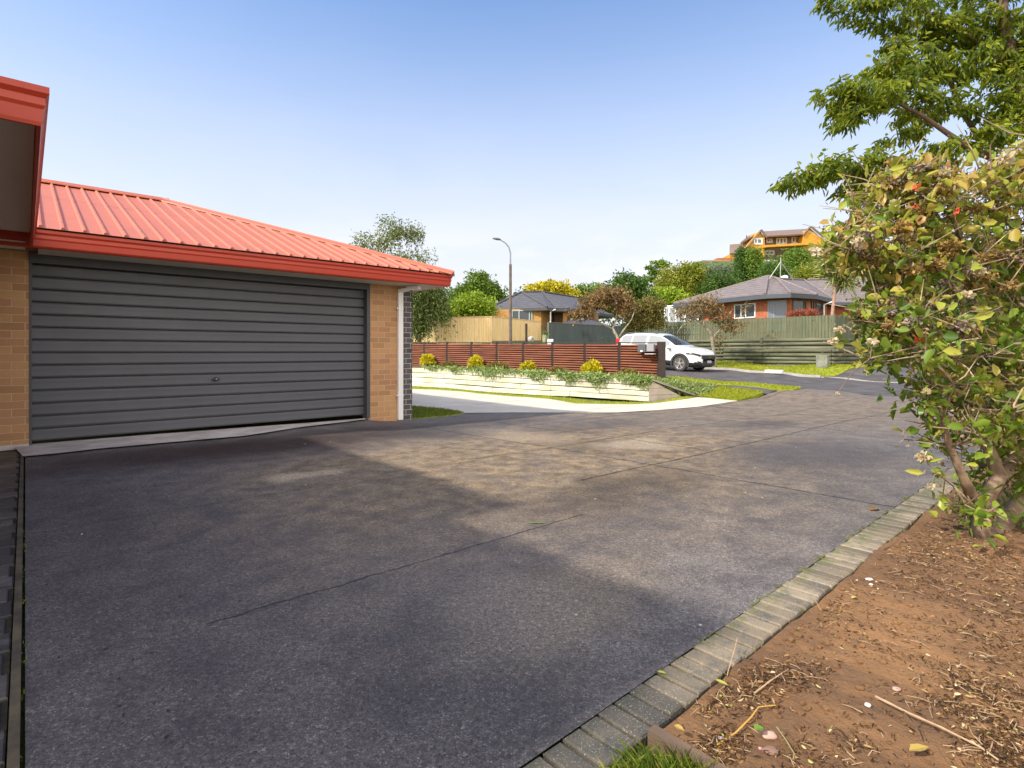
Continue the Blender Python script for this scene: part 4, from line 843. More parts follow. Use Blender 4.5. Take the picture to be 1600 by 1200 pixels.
for side in (-1, 1):
    for cx_ in (1.33, -1.33):
        b = MB(); pr = []; 
        for i in range(25):
            a_ = math.radians(-18+216*i/24); 
            for (r_, y_) in ((.375, .78), (.375, .928), (.455, .928), (.475, .905)): pr.append((cx_+r_*math.cos(a_), side*y_, .35+r_*math.sin(a_)))
        n0 = len(b.v); b.v += pr
        for i in range(24):
            for k in range(3): b.f.append((n0+i*4+k, n0+i*4+k+1, n0+(i+1)*4+k+1, n0+(i+1)*4+k))
        b.build('wheel_arch', M_CB, CR)
    for cx_ in (1.33, -1.33):
        ax = Vector((0, side, 0)); w_ = thing('wheel', None, None, (0, 0, 0)); bpy.data.objects.remove(w_)
        b = MB(); b.lathe((cx_, side*.70, .35), [(.0, 0), (.20, 0), (.335, .01), (.352, .03), (.352, .17), (.34, .20), (.30, .213), (.245, .205), (.24, .10), (.0, .095)], ax, 40); ty = b.build('wheel', M_TY, CR, smooth=False)
        b = MB(); b.lathe((cx_, side*.70, .35), [(.238, .12), (.242, .208), (.225, .208), (.218, .12)], ax, 40); b.lathe((cx_, side*.70, .35), [(.055, .17), (.052, .205), (.0, .21)], ax, 16)
        for k in range(5):
            a_ = 2*math.pi*k/5+.3
            for da in (-.09, .09):
                p0_ = Vector((cx_+.04*math.cos(a_), side*.89, .35+.04*math.sin(a_))); p1_ = Vector((cx_+.228*math.cos(a_+da), side*.895, .35+.228*math.sin(a_+da))); b.beam(p0_, p1_, .030, .02, up=ax)
        b.build('rim', M_RIM, ty)
    # headlight wraps the corner
    b = MB(); L = [(1.62, .908, .80), (1.80, .90, .815), (2.0, .855, .80), (2.13, .76, .76), (2.2, .66, .72)]; up_ = [(1.60, .900, .845), (1.80, .888, .865), (1.98, .83, .86), (2.10, .73, .83), (2.18, .62, .79)]
    for (x, y, z) in L: b.v.append((x+.012, side*(y+.016), z))
    for (x, y, z) in up_: b.v.append((x+.012, side*(y+.016), z))
    b.f += [(i, i+1, i+6, i+5) for i in range(4)]
    o = b.build('headlight', M_CG, CR, smooth=True); sl = o.modifiers.new('s', 'SOLIDIFY'); sl.thickness = .03; sl.offset = 0
    b = MB(); b.beam((1.93, side*.895, .835), (2.10, side*.79, .80), .02, .022); b.beam((1.74, side*.917, .845), (1.92, side*.885, .845), .02, .014); b.build('lamp_strip', M_CHR, o)
    b = MB(); b.lathe((.78, side*1.02, 1.06), [(.02, -.11), (.075, -.08), (.085, 0), (.07, .07), (.02, .10)], Vector((.15, side, .05)), 14); b.beam((.78, side*.86, 1.02), (.80, side*.97, 1.03), .06, .05); mi = b.build('mirror', M_CW, CR, smooth=True)
    b = MB(); b.box(.74, .86, min(side*.90, side*1.08), max(side*.90, side*1.08), .985, 1.0); b.build('mirror_base', M_CB, mi)
    for x in (-.34, -1.25):
        b = MB(); b.box(x-.09, x+.09, side*.935-.012, side*.935+.012, .93, .955); b.build('door_handle', M_CW, CR, bevel=.005)
    b = MB(); b.tube([(-1.9, side*.58, 1.60), (-1.7, side*.59, 1.675), (-.3, side*.59, 1.70), (-.02, side*.58, 1.65)], .016, 6); b.build('roof_rail', M_CHR, CR)
    b = MB(); b.box(-2.34, -2.14, side*.74-.04, side*.74+.04, 1.02, 1.36); b.build('tail_light', mat('red lamp', (.55, .02, .015), rough=.2), CR, bevel=.02)
    b = MB(); b.box(2.02, 2.15, side*.78-.08, side*.78+.05, .42, .50); b.build('fog_lamp', M_CHR, CR, bevel=.02)
b = MB(); b.v = []; 
b.box(2.12, 2.27, -.60, .60, .60, .76); b.build('grille', M_CB, CR, bevel=.02)
b = MB(); b.box(2.16, 2.285, -.62, .62, .755, .80); b.beam((2.285, -.13, .70), (2.285, .13, .70), .012, .03); b.build('grille_bar', M_CHR, CR, bevel=.008)
b = MB(); b.box(2.18, 2.275, -.55, .55, .30, .50); b.build('lower_intake', M_CB, CR, bevel=.02)
b = MB(); b.box(2.276, 2.29, -.19, .19, .43, .54); b.build('number_plate', mat('plate', (.55, .56, .58), (.30, .31, .33), 40, .4, lo=.45, hi=.55), CR)
# door seams
b = MB()
for x in (.88, -.50, -1.42):
    for side in (-1, 1): b.add([(x-.006, side*.918, .42), (x+.006, side*.918, .42), (x+.006, side*.885, 1.02), (x-.006, side*.885, 1.02)], [(0, 1, 2, 3)])
# ================================================================ street lamp and posts
M_LP = mat('lamp pole paint', (.10, .075, .062), (.16, .12, .10), 3, .7); 
Yl = 32.6; base = P(797.5, 0, Yl); zb = gz(base.x, Yl); ztop = P(0, 372, Yl).z; zj = P(0, 413, Yl).z
LPo = thing('street_lamp', 'tall brown street lamp with a curved arm reaching left', 'street lamp', (base.x, Yl, zb))
b = MB(); b.tube([(0, 0, -.2), (0, 0, zj-zb)], [.10, .085], 10); b.build('pole', M_LP, LPo)
b = MB(); k = Yl/FPX; b.tube([(0, 0, zj-zb-.1), (0, 0, (P(0, 395, Yl).z-zb)), (-2.5*k, 0, P(0, 386, Yl).z-zb), (-8*k, 0, P(0, 379.5, Yl).z-zb), (-17*k, 0, P(0, 374, Yl).z-zb)], [.05, .045, .04, .035, .03], 8); b.build('arm', mat('galvanised', (.28, .29, .31), rough=.5, metal=.5), LPo)
b = MB(); b.lathe((-15*k, 0, P(0, 374.3, Yl).z-zb), [(.03, 0), (.06, .06), (.075, .25), (.05, .42), (.02, .5)], Vector((-1, 0, .15)), 12); b.build('lamp_head', mat('lamp head', (.12, .12, .13), rough=.5), LPo)
pz = P(822.3, 505.5, 31.5); b = MB(); b.tube([(pz.x, 31.5, gz(pz.x, 31.5)-.1), (pz.x, 31.5, pz.z)], .07, 8); tag(b.build('short_post', M_PO), 'thin dark bare post standing right of the street lamp', 'post')
# ================================================================ pale timber fence on the bank
def boards(name, p0, p1, z0, z1, wd, m, parent=None, y=.0, gap=.006, th=.02, zf0=None):
    p0, p1 = Vector(p0[:2]), Vector(p1[:2]); L = (p1-p0).length; n = max(1, int(L/wd)); d = (p1-p0).normalized(); nr = Vector((d.y, -d.x, 0)); b = MB()
    for i in range(n):
        f0_, f1_ = i/n, (i+1)/n; c = p0+(p1-p0)*((f0_+f1_)/2); f = (f0_+f1_)/2
        za = z0 if not hasattr(z0, '__len__') else z0[0]+(z0[1]-z0[0])*f; zb_ = z1 if not hasattr(z1, '__len__') else z1[0]+(z1[1]-z1[0])*f
        b.obox(Vector((c.x, c.y, (za+zb_)/2))+nr*(y+random.uniform(0, .008)), d.to_3d(), nr, Vector((0, 0, 1)), L/n/2-gap, th/2, (zb_-za)/2+random.uniform(-.004, .004))
    return b.build(name, m, parent)
def timber(name, a, c, sc=2):
    return mat(name, a, c, sc, .85, .5, 40, .01, stretch=(6, 6, .35))
M_PALE = timber('pale new timber', (.88, .66, .33), (.74, .53, .25)); M_PALE2 = timber('pale timber rail', (.8, .6, .33), (.6, .44, .24))
PFa, PFb, PFc = P(600, 0, 35.5), P(767, 0, 34.6), P(845, 0, 37.0)
PF = thing('pale_fence', 'tall pale new timber paling fence with a corner on the bank', 'fence')
zA, zB, zC = P(0, 498.5, 35.5).z, P(0, 495, 34.6).z, P(0, 503, 37.0).z
boards('paling', PFa, PFb, (1.6, 1.75), (zA, zB), .15, M_PALE, PF); boards('paling', PFb, PFc, (1.7, 1.8), (zB, zC), .15, M_PALE, PF)
b = MB(); b.beam((PFa.x, PFa.y, zA+.02), (PFb.x, PFb.y, zB+.02), .10, .04); b.beam((PFb.x, PFb.y, zB+.02), (PFc.x, PFc.y, zC+.02), .10, .04); b.build('capping', M_PALE2, PF)
b = MB(); p = P(767.5, 0, 34.5); b.box(p.x-.05, p.x+.05, 34.48, 34.58, 1.6, zB+.03); b.build('corner_post', M_PALE2, PF)
b = MB(); b.beam((PFb.x, PFb.y-.05, 1.72), (PFc.x, PFc.y-.05, 1.80), .03, .35); b.build('base_board', timber('grey board', (.25, .19, .13), (.16, .12, .09)), PF)
DFa, DFb = P(858, 0, 36.5), P(990, 0, 34.0)
M_DG = timber('dark green stain', (.020, .030, .030), (.030, .042, .040))
DF = thing('dark_fence', 'low dark green black paling fence before the orange brick house', 'fence')
boards('paling', DFa, DFb, 1.4, (P(0, 504.5, 36.5).z, P(0, 511.5, 34.0).z), .13, M_DG, DF, gap=.004)
b = MB(); b.beam((DFa.x, DFa.y, P(0, 504, 36.5).z), (DFb.x, DFb.y, P(0, 511, 34.0).z), .08, .05); b.build('capping', mat('dark cap', (.06, .06, .055), rough=.7), DF)
b = MB(); pz = P(856.5, 0, 36.5); b.box(pz.x-.06, pz.x+.06, 36.44, 36.56, 1.5, P(0, 503.5, 36.5).z); b.build('end_post', mat('grey green post', (.18, .20, .16), rough=.8), DF)
GT = thing('metal_gate', 'dark barred metal gate between the pale fence and dark fence', 'gate'); b = MB(); pa, pb = P(846, 0, 37), P(855, 0, 36.6)
for k in range(5): q = pa.lerp(pb, k/4); b.beam((q.x, q.y, 1.5), (q.x, q.y, P(0, 509, 37).z), .025, .025, up=Vector((0, 1, 0)))
b.build('bars', M_CB, GT); b = MB(); b.beam((pa.x, pa.y, P(0, 509, 37).z), (pb.x, pb.y, P(0, 509, 37).z), .04, .04); b.build('top_bar', M_CB, GT); b = MB(); b.beam((pa.x, pa.y, 1.9), (pb.x, pb.y, 1.9), .04, .04); b.build('bottom_bar', M_CB, GT)
# little things at the foot of the pale fence: pots, pale rocks, box
def rock(name, px, py, Y, r, m, label, cat, sx=1, sz=.7, group=None):
    c = P(px, py, Y); bm = bmesh.new(); bmesh.ops.create_icosphere(bm, subdivisions=3, radius=1); rr = r/FPX*Y; s = random.random()*9
    for v in bm.verts:
        n = math.sin(v.co.x*3+s)*math.cos(v.co.y*4+s)*.16+math.sin(v.co.z*5+v.co.x*4+s)*.1; v.co *= 1+n; v.co.x *= rr*sx; v.co.y *= rr; v.co.z *= rr*sz
    me = bpy.data.meshes.new(name); bm.to_mesh(me); bm.free(); me.materials.append(m); o = bpy.data.objects.new(name, me); COL.objects.link(o); o.location = c; return tag(o, label, cat, group)
M_RK = mat('pale rock', (.55, .53, .50), (.40, .38, .35), 4, .9, .5, 20, .02)
rock('rock', 829.5, 530, 33, 4.5, M_RK, 'pale pointed rock beside the thin dark post', 'rock', 1, 1)
b = MB(); c = P(860, 532, 33); b.box(c.x-.17, c.x+.17, 32.9, 33.2, c.z-.3, c.z+.08); tag(b.build('white_block', M_WHITE, bevel=.02), 'small flat white block in front of the dark fence', 'block')
PT = thing('planter_pot', 'pale green planter pot at the foot of the metal gate', 'pot', P(851.5, 534, 34)); b = MB(); b.lathe((0, 0, 0), [(.10, -.1), (.14, .0), (.19, .40), (.20, .44), (.17, .44), (.16, .40)], n=18); b.build('pot', mat('pot glaze', (.42, .44, .28), (.3, .3, .2), 4, .5), PT)
leaves('plant', [(random.gauss(0, .07), random.gauss(0, .07), .42) for _ in range(120)], leafmat('pot leaf', [(0, (.1, .14, .03)), (1, (.25, .28, .08))]), .25, .04, PT, dirs=np.array([[0, 0, 1.5]]), shape='dia')
# ================================================================ log retaining wall with the green fence
M_LOG = mat('green stained log', (.155, .165, .100), (.075, .085, .055), 2, .85, .5, 30, .01, stretch=(.4, .4, 4)); M_GF = timber('green fence stain', (.135, .150, .082), (.085, .098, .058), 3)
LWd = Vector((.68, -.735)).normalized(); LWn = Vector((.735, .68)).normalized()
cor = Vector((15.04, 26.0)); 
LW = thing('log_retaining_wall', 'stepped green stained log retaining wall along the far verge', 'retaining wall')
def logs(name, p0, p1, z0, z1, n, side):
    b = MB(); p0, p1 = Vector(p0), Vector(p1); L = (p1-p0).length; d = (p1-p0)/L; r = (z1-z0)/n/2
    for k in range(n):
        x = -random.uniform(0, 3)
        while x < L:
            xa, xb = max(0, x), min(L, x+4.2); 
            if xb-xa > .1:
                m_ = max(2, int((xb-xa)/1.4)); pts = [(*(p0+d*(xa+.01+(xb-xa-.02)*i/m_)), z0+r*(2*k+1)+random.uniform(-.012, .012)) for i in range(m_+1)]
                b.tube(pts, [r*.93*random.uniform(.9, 1.0) for _ in pts], 10)
            x += 4.2
    nn = Vector((-d.y, d.x)); nn = nn if nn.dot(LWn if abs(d.dot(LWd)) > .5 else -LWd) > 0 else -nn
    s0, s1 = p0+nn*.09, p1+nn*.09; bk = MB(); bk.beam((s0.x, s0.y, (z0+z1)/2), (s1.x, s1.y, (z0+z1)/2), .08, z1-z0-.02); bk.build(name+'_backing', M_DIRT, LW)
    return b.build(name, M_LOG, LW, smooth=True)
c2 = cor-LWn*0; 
lowA = Vector(cor)-LWd*5.3; rt = Vector((.78, .62)).normalized()
logs('lower_tier', cor, lowA-LWd*.0, .40, 1.35, 5, 1); logs('lower_tier', cor+rt*.02, cor+rt*9.5, .40, 1.35, 5, 1)
upc = cor+LWn*.35+rt*.1-LWd*.0
upA = cor+LWn*.35-LWd*11.2
logs('upper_tier', upc, upA, 1.30, 1.90, 3, 1); logs('upper_tier', upc+rt*.02, upc+rt*9.5, 1.30, 1.90, 3, 1)
logs('upper_tier', lowA+LWn*.3, upA, .55, 1.30, 4, 1)
b = MB(); p, q = lowA, cor; b.beam((p.x+LWn.x*.2, p.y+LWn.y*.2, 1.335), (q.x+LWn.x*.2, q.y+LWn.y*.2, 1.335), .36, .05); b.build('ledge', M_DIRT, LW)
b = MB(); q = cor+LWn*.28-LWd*3.4; b.beam((q.x, q.y, 1.55), (q.x, q.y, 2.03), .10, .10, up=Vector((0, 1, 0))); b.build('stay_post', M_LOG, LW)
GF = thing('green_fence', 'faded green vertical paling fence on top of the log wall', 'fence')
o = boards('paling', tuple(upA+LWn*.03), tuple(upc+LWn*.03), 1.88, 2.97, .145, M_GF, GF, gap=.008); boards('paling', tuple(upc+LWn*.03), tuple(upc+LWn*.03+rt*9.5), 1.88, 2.97, .145, M_GF, GF, gap=.008)
b = MB(); p, q = upA+LWn*.08, upc+LWn*.08; b.beam((p.x, p.y, 2.2), (q.x, q.y, 2.2), .05, .1); b.beam((p.x, p.y, 2.7), (q.x, q.y, 2.7), .05, .1); b.build('rail', M_GF, GF)
pl = MB(); q = G(1285.5, 578); pl.box(-.24, .24, -.15, .15, -.05, .60); UP = thing('utility_pillar', 'mossy grey green utility pillar box on the far verge', 'utility box', q, math.atan2(LWd.y, LWd.x))
pl.build('cabinet', mat('pillar paint', (.24, .25, .20), (.14, .15, .115), 4, .8, .4, 20), UP, bevel=.015); b = MB(); b.box(-.25, .25, -.16, .16, .60, .63); b.build('lid', mat('pillar lid', (.26, .29, .22), rough=.8), UP, bevel=.01)
q = G(1209, 584); b = MB(); b.obox((q.x, q.y-.04, q.z+.10), LWd.to_3d(), LWn.to_3d(), Vector((0, 0, 1)), .38, .10, .075); tag(b.build('kerb_sump', mat('white kerb block', (.75, .73, .68), (.5, .48, .44), 6, .8), bevel=.02), 'whitish concrete drain block set in the far kerb', 'drain')
# terrace earth behind the wall
ty_ = [tuple(upA+LWn*.05), tuple(upc+LWn*.05+rt*.0), tuple(upc+rt*9.5-LWd*0), (40, 45), (40, 62), (6, 62), (6, 36)]
tag(sheet('garden_terrace', ty_, M_FIELD, 0, 2, zf=lambda X, Y: 1.88+0*X+np.maximum(0, (Y-48))*.05), kind='structure')
# ================================================================ houses
def quadwall(b, p0, p1, z0, z1, th=.2):
    p0, p1 = Vector(p0), Vector(p1); d = (p1-p0).normalized(); n = Vector((d.y, -d.x)); i0, i1 = p0-n*th, p1-n*th
    vs = [(p0.x, p0.y, z0), (p1.x, p1.y, z0), (p1.x, p1.y, z1), (p0.x, p0.y, z1), (i0.x, i0.y, z0), (i1.x, i1.y, z0), (i1.x, i1.y, z1), (i0.x, i0.y, z1)]
    b.add(vs, [(0, 1, 2, 3), (7, 6, 5, 4), (0, 4, 5, 1), (1, 5, 6, 2), (2, 6, 7, 3), (3, 7, 4, 0)])
M_WG = glass('window glass', (.05, .06, .07), .06); M_WGL = glass('pale window glass', (.30, .34, .36), .1)
def window(parent, p0, p1, z0, z1, mull, frm, gl=None, off=.03, fw=.06, name='window', tr=None):
    """p0,p1 plan points on the wall face, left to right as seen from outside"""
    p0, p1 = Vector(p0), Vector(p1); L = (p1-p0).length; d = (p1-p0).normalized(); n = Vector((d.y, -d.x)); D3 = d.to_3d(); N3 = n.to_3d(); U = Vector((0, 0, 1)); b = MB()
    def bar(xa, xb, za, zb_): c = p0+d*((xa+xb)/2)+n*off; b.obox((c.x, c.y, (za+zb_)/2), D3, N3, U, (xb-xa)/2, .035, (zb_-za)/2)
    bar(0, L, z1-fw, z1); bar(0, L, z0, z0+fw); bar(0, fw, z0+fw, z1-fw); bar(L-fw, L, z0+fw, z1-fw)
    for m_ in mull: bar(L*m_-fw/2, L*m_+fw/2, z0+fw, z1-fw)
    if tr:
        xs_ = [0]+list(mull)+[1]
        for (i, h) in tr: bar(L*xs_[i]+fw/2+.01, L*xs_[i+1]-fw/2-.01, z0+(z1-z0)*h-fw*.35, z0+(z1-z0)*h+fw*.35)
    f = b.build(name, frm, parent); b = MB(); c = p0+d*(L/2)+n*(off-.015); b.obox((c.x, c.y, (z0+z1)/2), D3, N3, U, L/2-.01, .008, (z1-z0)/2-.01); b.build('pane', gl or M_WG, f); return f
def tilemat(name, c1, c2, row=.36):
    m, nt, p, o = newmat(name); t = NT(nt); g = t.obj(); s = t.n('SeparateXYZ'); t.l(g, s.inputs[0])
    f = t.math('FRACT', t.math('MULTIPLY', s.outputs[2], 1/(row*.56))); c = t.mix(t.ss(t.noise(g, 2.3, 6, .7), .3, .7), c1, c2); c = t.mix(t.math('MULTIPLY', t.ss(f, .24, .04), .8), c, tuple(x*.25 for x in c1))
    u = t.math('FRACT', t.math('MULTIPLY', t.math('ADD', s.outputs[0], s.outputs[1]), 2.4)); h = t.math('ADD', f, t.math('MULTIPLY', t.math('SINE', t.math('MULTIPLY', u, 6.283)), .25))
    t.l(c, p.inputs['Base Color']); p.inputs['Roughness'].default_value = .6; t.bump(h, .7, .04, p); return m
def roofpoly(parent, faces, m, hips, rm, name='roof', th=.0):
    b = MB()
    for f in faces: b.add([tuple(v) for v in f], [tuple(range(len(f)))])
    r = b.build(name, m, parent); sl = r.modifiers.new('s', 'SOLIDIFY'); sl.thickness = .06; sl.offset = 1
    b = MB()
    for p, q_ in hips:
        p, q_ = Vector(p)+Vector((0, 0, .06)), Vector(q_)+Vector((0, 0, .06)); b.tube([p, q_], .085, 6)
    b.build('ridge_tiles', rm, r); return r
def fascia(parent, pts, z0, z1, m, name='fascia', closed=False):
    b = MB(); n = len(pts)
    for i in range(n if closed else n-1):
        quadwall(b, pts[i], pts[(i+1) % n], z0, z1, .06)
    return b.build(name, m, parent)
# ---- left orange brick bungalow
M_OB = brickmat('orange brick', [(0, (.42, .20, .045)), (.5, (.56, .29, .07)), (1, (.62, .34, .10))], (.42, .28, .14), axis='xy', bw=.24, bh=.086)
M_TD = tilemat('dark tiles', (.085, .082, .088), (.125, .12, .125)); M_TDR = mat('dark ridge', (.07, .068, .072), (.1, .1, .1), 3, .6)
M_FD = mat('dark fascia', (.07, .068, .07), rough=.5); M_ALU = mat('pale aluminium frame', (.36, .46, .41), rough=.5)
HL = thing('brick_bungalow', 'orange brick bungalow with dark tiled roof behind the pale fence', 'house')
def xy(px, Y): return ((px-CX)/FPX*Y, Y)
def r3(px, Y, z): return Vector(((px-CX)/FPX*Y, Y, z))
ZEl = 4.42
a0, a1, a2 = xy(776, 41), xy(856, 40.2), xy(903, 45.5); wz = 4.40
f_a, f_b, f_c = xy(779, 41.6), xy(845.5, 40.9), xy(861, 44.0)
b = MB(); quadwall(b, (f_a[0]-1.4, f_a[1]+.15), f_b, 1.5, wz); quadwall(b, f_b, f_c, 1.5, wz); b.build('wall', M_OB, HL)
p_a, p_b = xy(879.5, 42.0), xy(885.5, 41.95); b = MB(); quadwall(b, p_a, p_b, 1.5, wz, .4); b.build('brick_pier', M_OB, HL)
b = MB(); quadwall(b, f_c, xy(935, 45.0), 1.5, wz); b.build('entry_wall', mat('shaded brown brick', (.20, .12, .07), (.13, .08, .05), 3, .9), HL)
b = MB(); quadwall(b, xy(866, 43.9), xy(872, 43.95), 2, 4.3, .05); b.build('entry_door', mat('door brown', (.17, .10, .05), rough=.6), HL)
b = MB(); quadwall(b, xy(887, 44.4), xy(903, 44.5), 1.8, 4.25, .05); b.build('carport_shade_sheet', mat('painted opening shade', (.01, .01, .012), rough=.9), HL)  # black sheet standing for the shade inside the open carport
zt_, zb_ = P(0, 484.5, 41.2).z, P(0, 501, 41.2).z-.3
def onl(px):
    p, q = Vector((f_a[0]-1.4, f_a[1]+.15)), Vector(f_b); u = (px-CX)/FPX; tt = (u*p.y-p.x)/((q.x-p.x)-u*(q.y-p.y)); return p+(q-p)*tt
window(HL, onl(799.5), onl(832), zb_, zt_, (.36, .86), M_ALU, fw=.08)
q = P(859.5, 0, 41); b = MB(); b.tube([(q.x+.02, 40.9, 2), (q.x+.02, 40.9, P(0, 487, 41).z), (q.x+.38, 40.7, P(0, 484, 41).z)], .055, 8); b.build('downpipe', M_WHITE, HL)
ap1, ap2 = r3(815, 46.5, P(0, 457, 46.5).z), r3(846, 47.5, P(0, 456.5, 47.5).z)
eL = r3(760, 42.5, ZEl); eLb = r3(752, 52, ZEl); eR = r3(855, 40.2, ZEl); eR2 = r3(864, 43, ZEl); 
e3 = r3(889, 41.4, ZEl); e4 = r3(906, 46.5, ZEl+.0); far = r3(960, 49, ZEl)
sh = r3(868, 41.2, ZEl)
roofpoly(HL, [(eL, eR, ap1), (eLb, eL, ap1), (eR, sh, ap2, ap1), (sh, e3, ap2), (e3, far, r3(905, 52, P(0, 466, 52).z), ap2)], M_TD, [(eL, ap1), (eR, ap1), (ap1, ap2), (e3, ap2), (ap2, r3(905, 52, P(0, 466, 52).z))], M_TDR)
fascia(HL, [(eL.x, eL.y), (eR.x, eR.y), (sh.x, sh.y), (e3.x, e3.y), (far.x, far.y)], ZEl-.18, ZEl+.04, M_FD)
b = MB(); b.add([(eL.x, eL.y, ZEl-.1), (eR.x, eR.y, ZEl-.1), (sh.x, sh.y, ZEl-.1), (e3.x, e3.y, ZEl-.1), (far.x, far.y, ZEl-.1), (far.x, far.y+3, ZEl-.1), (eLb.x, eLb.y, ZEl-.1)], [tuple(range(7))]); b.build('soffit', mat('bungalow soffit', (.30, .27, .22), rough=.8), HL)
# car roof glimpsed above the dark fence
KC = thing('black_car', 'dark car with shiny roof parked behind the dark fence', 'car', (*xy(912, 40.5), 2.0), R(-12))
b = MB(); b.v = []; prof = [(-1.7, 1.0), (-1.3, 1.42), (-.5, 1.56), (.5, 1.55), (1.0, 1.4), (1.7, 1.0), (2.1, .85), (2.1, .4), (-2.1, .4), (-2.1, .95)]
b.add([(x, y*(.72 if z > 1.2 else .85), z+.0) for y in (-1, 1) for x, z in prof], [tuple(range(10))[::-1], tuple(range(10, 20))]+[(i, (i+1) % 10, (i+1) % 10+10, i+10) for i in range(10)]); b.build('body', cpaint('dark car paint', (.02, .025, .05)), KC, bevel=.05)
b = MB(); b.box(-.9, .75, -.70, .70, 1.545, 1.60); b.build('roof_panel', cpaint('silver roof', (.5, .5, .52)), KC, bevel=.02)
# ---- right red brick house with faceted tiled roof
M_RB = brickmat('red brick', [(0, (.36, .085, .035)), (.5, (.48, .13, .055)), (1, (.52, .17, .075))], (.40, .22, .14), axis='xy', bw=.24, bh=.086)
M_TG = tilemat('grey brown tiles', (.165, .135, .125), (.235, .195, .182)); M_TGR = mat('grey ridge', (.24, .20, .19), (.17, .14, .135), 3, .7); M_FB = mat('blue grey fascia', (.075, .09, .115), rough=.5)
HG = thing('red_brick_house', 'red brick house with faceted grey brown tiled roof behind the green fence', 'house')
ZG = 4.92
E = [xy(1052, 43), xy(1195, 36.0), xy(1236, 35.3), xy(1277, 36.4), xy(1301, 39.0), xy(1302, 43)]
apx = r3(1200, 40.5, P(0, 432.5, 40.5).z); apr = r3(1222, 41, P(0, 436, 41).z); rr_ = r3(1256, 46, P(0, 438, 46).z); 
E3 = [Vector((*e, ZG)) for e in E]; hub = r3(1214, 40.2, P(0, 436, 40.2).z)
R0 = r3(1262, 47, P(0, 438, 47).z); R1 = r3(1400, 47, P(0, 431.5, 47).z); Q0 = r3(1300, 41.5, ZG+.0); Q1 = r3(1420, 41.5, ZG)
roofpoly(HG, [(E3[0], E3[1], apx), (E3[1], E3[2], hub, apx), (E3[2], E3[3], hub), (E3[3], E3[4], rr_, hub), (E3[4], E3[5], rr_), (Q0, Q1, R1, R0), (r3(1040, 50, ZG), E3[0], apx)], M_TG,
         [(E3[0], apx), (E3[1], apx), (E3[2], hub), (E3[3], hub), (E3[4], rr_), (apx, hub), (hub, rr_), (R0, R1)], M_TGR)
fascia(HG, E, ZG-.24, ZG+.03, M_FB); fascia(HG, [tuple(Q0.xy), tuple(Q1.xy)], ZG-.2, ZG+.03, M_FB)
b = MB(); b.add([(*e, ZG-.12) for e in E]+[(E[0][0], 50, ZG-.12)], [tuple(range(7))]); b.build('soffit', mat('house soffit', (.22, .2, .18), rough=.8), HG)
Wl = [xy(1095, 42.0), xy(1196, 36.9), xy(1236, 36.2), xy(1272, 37.2), xy(1291, 39.4), xy(1292, 42)]
b = MB()
for i in range(5): quadwall(b, Wl[i], Wl[i+1], 1.7, ZG-.1)
quadwall(b, xy(1292, 42.3), xy(1430, 42.3), 1.7, ZG-.1); b.build('wall', M_RB, HG)
def onwall(px, i):
    p, q = Vector(Wl[i]), Vector(Wl[i+1]); u = (px-CX)/FPX; tt = (u*p.y-p.x)/((q.x-p.x)-u*(q.y-p.y)); return p+(q-p)*tt
ZT = 4.55
window(HG, onwall(1148, 0), onwall(1181, 0), 3.55, ZT, (.33, .55), M_WHITE, fw=.07); window(HG, onwall(1199.5, 1), onwall(1229, 1), 2.6, 4.62, (.33,), mat('grey blue panel frame', (.30, .33, .38), rough=.5), glass('curtained glass', (.16, .18, .23), .15), name='glass_door', fw=.05)
window(HG, onwall(1238, 2), onwall(1259, 2), 3.3, 4.62, (.85,), mat('brown frame', (.16, .09, .06), rough=.6)); window(HG, onwall(1267, 2), onwall(1271.5, 2), 3.3, 4.6, (), M_CB); window(HG, onwall(1274, 3), onwall(1284, 3), 3.3, 4.6, (), M_CB)
q = Vector(xy(1286, 38.2)); b = MB(); b.tube([(q.x, q.y-.1, 2.2), (q.x, q.y-.1, 4.45), (q.x+.7, q.y-.2, 4.72)], .055, 8); b.build('downpipe', M_WHITE, HG)
SR = MB(); quadwall(SR, xy(1036, 44.2), xy(1094, 42.3), 1.7, 3.5); 
so_ = SR.build('sunroom_wall', M_WHITE, HG); window(HG, xy(1038, 44.0), xy(1092, 42.2), 3.05, 4.75, (.15, .35, .62), M_WHITE, M_WGL, fw=.09, name='sunroom_window')
b = MB(); p, q = Vector(xy(1033, 44.3)), Vector(xy(1110, 41.7)); b.beam((p.x, p.y-.1, 4.83), (q.x, q.y-.1, 4.86), .3, .08); b.build('sunroom_eave', M_WHITE, HG)
AT = thing('antenna_frame', 'thin white three legged antenna frame on the tiled roof', 'antenna'); tp = r3(1220, 41, P(0, 409, 41).z)
b = MB(); b.tube([tp+Vector((0, 0, .3)), tp], .015, 5); b.build('tip', M_WHITE, AT)
for (px, py, Y) in ((1200, 438, 39.8), (1219, 437, 41.2), (1240, 438.5, 42)): b = MB(); b.tube([P(px, py, Y), tp], .028, 6); b.build('leg', mat('weathered white', (.55, .55, .50), rough=.6), AT)
q = P(1225.5, 437, 42.2); DS = thing('satellite_dish', 'small white satellite dish behind the antenna frame', 'satellite dish', q); b = MB(); b.lathe((0, 0, .1), [(.0, .0), (.15, .02), (.28, .09), (.285, .10), (.15, .04), (0, .02)], Vector((-.5, -.6, .9)), 20); b.build('dish', M_WHITE, DS, smooth=True); b = MB(); b.tube([(0, 0, -.3), (0, .05, .12)], .02, 6); b.build('mount', M_CB, DS)
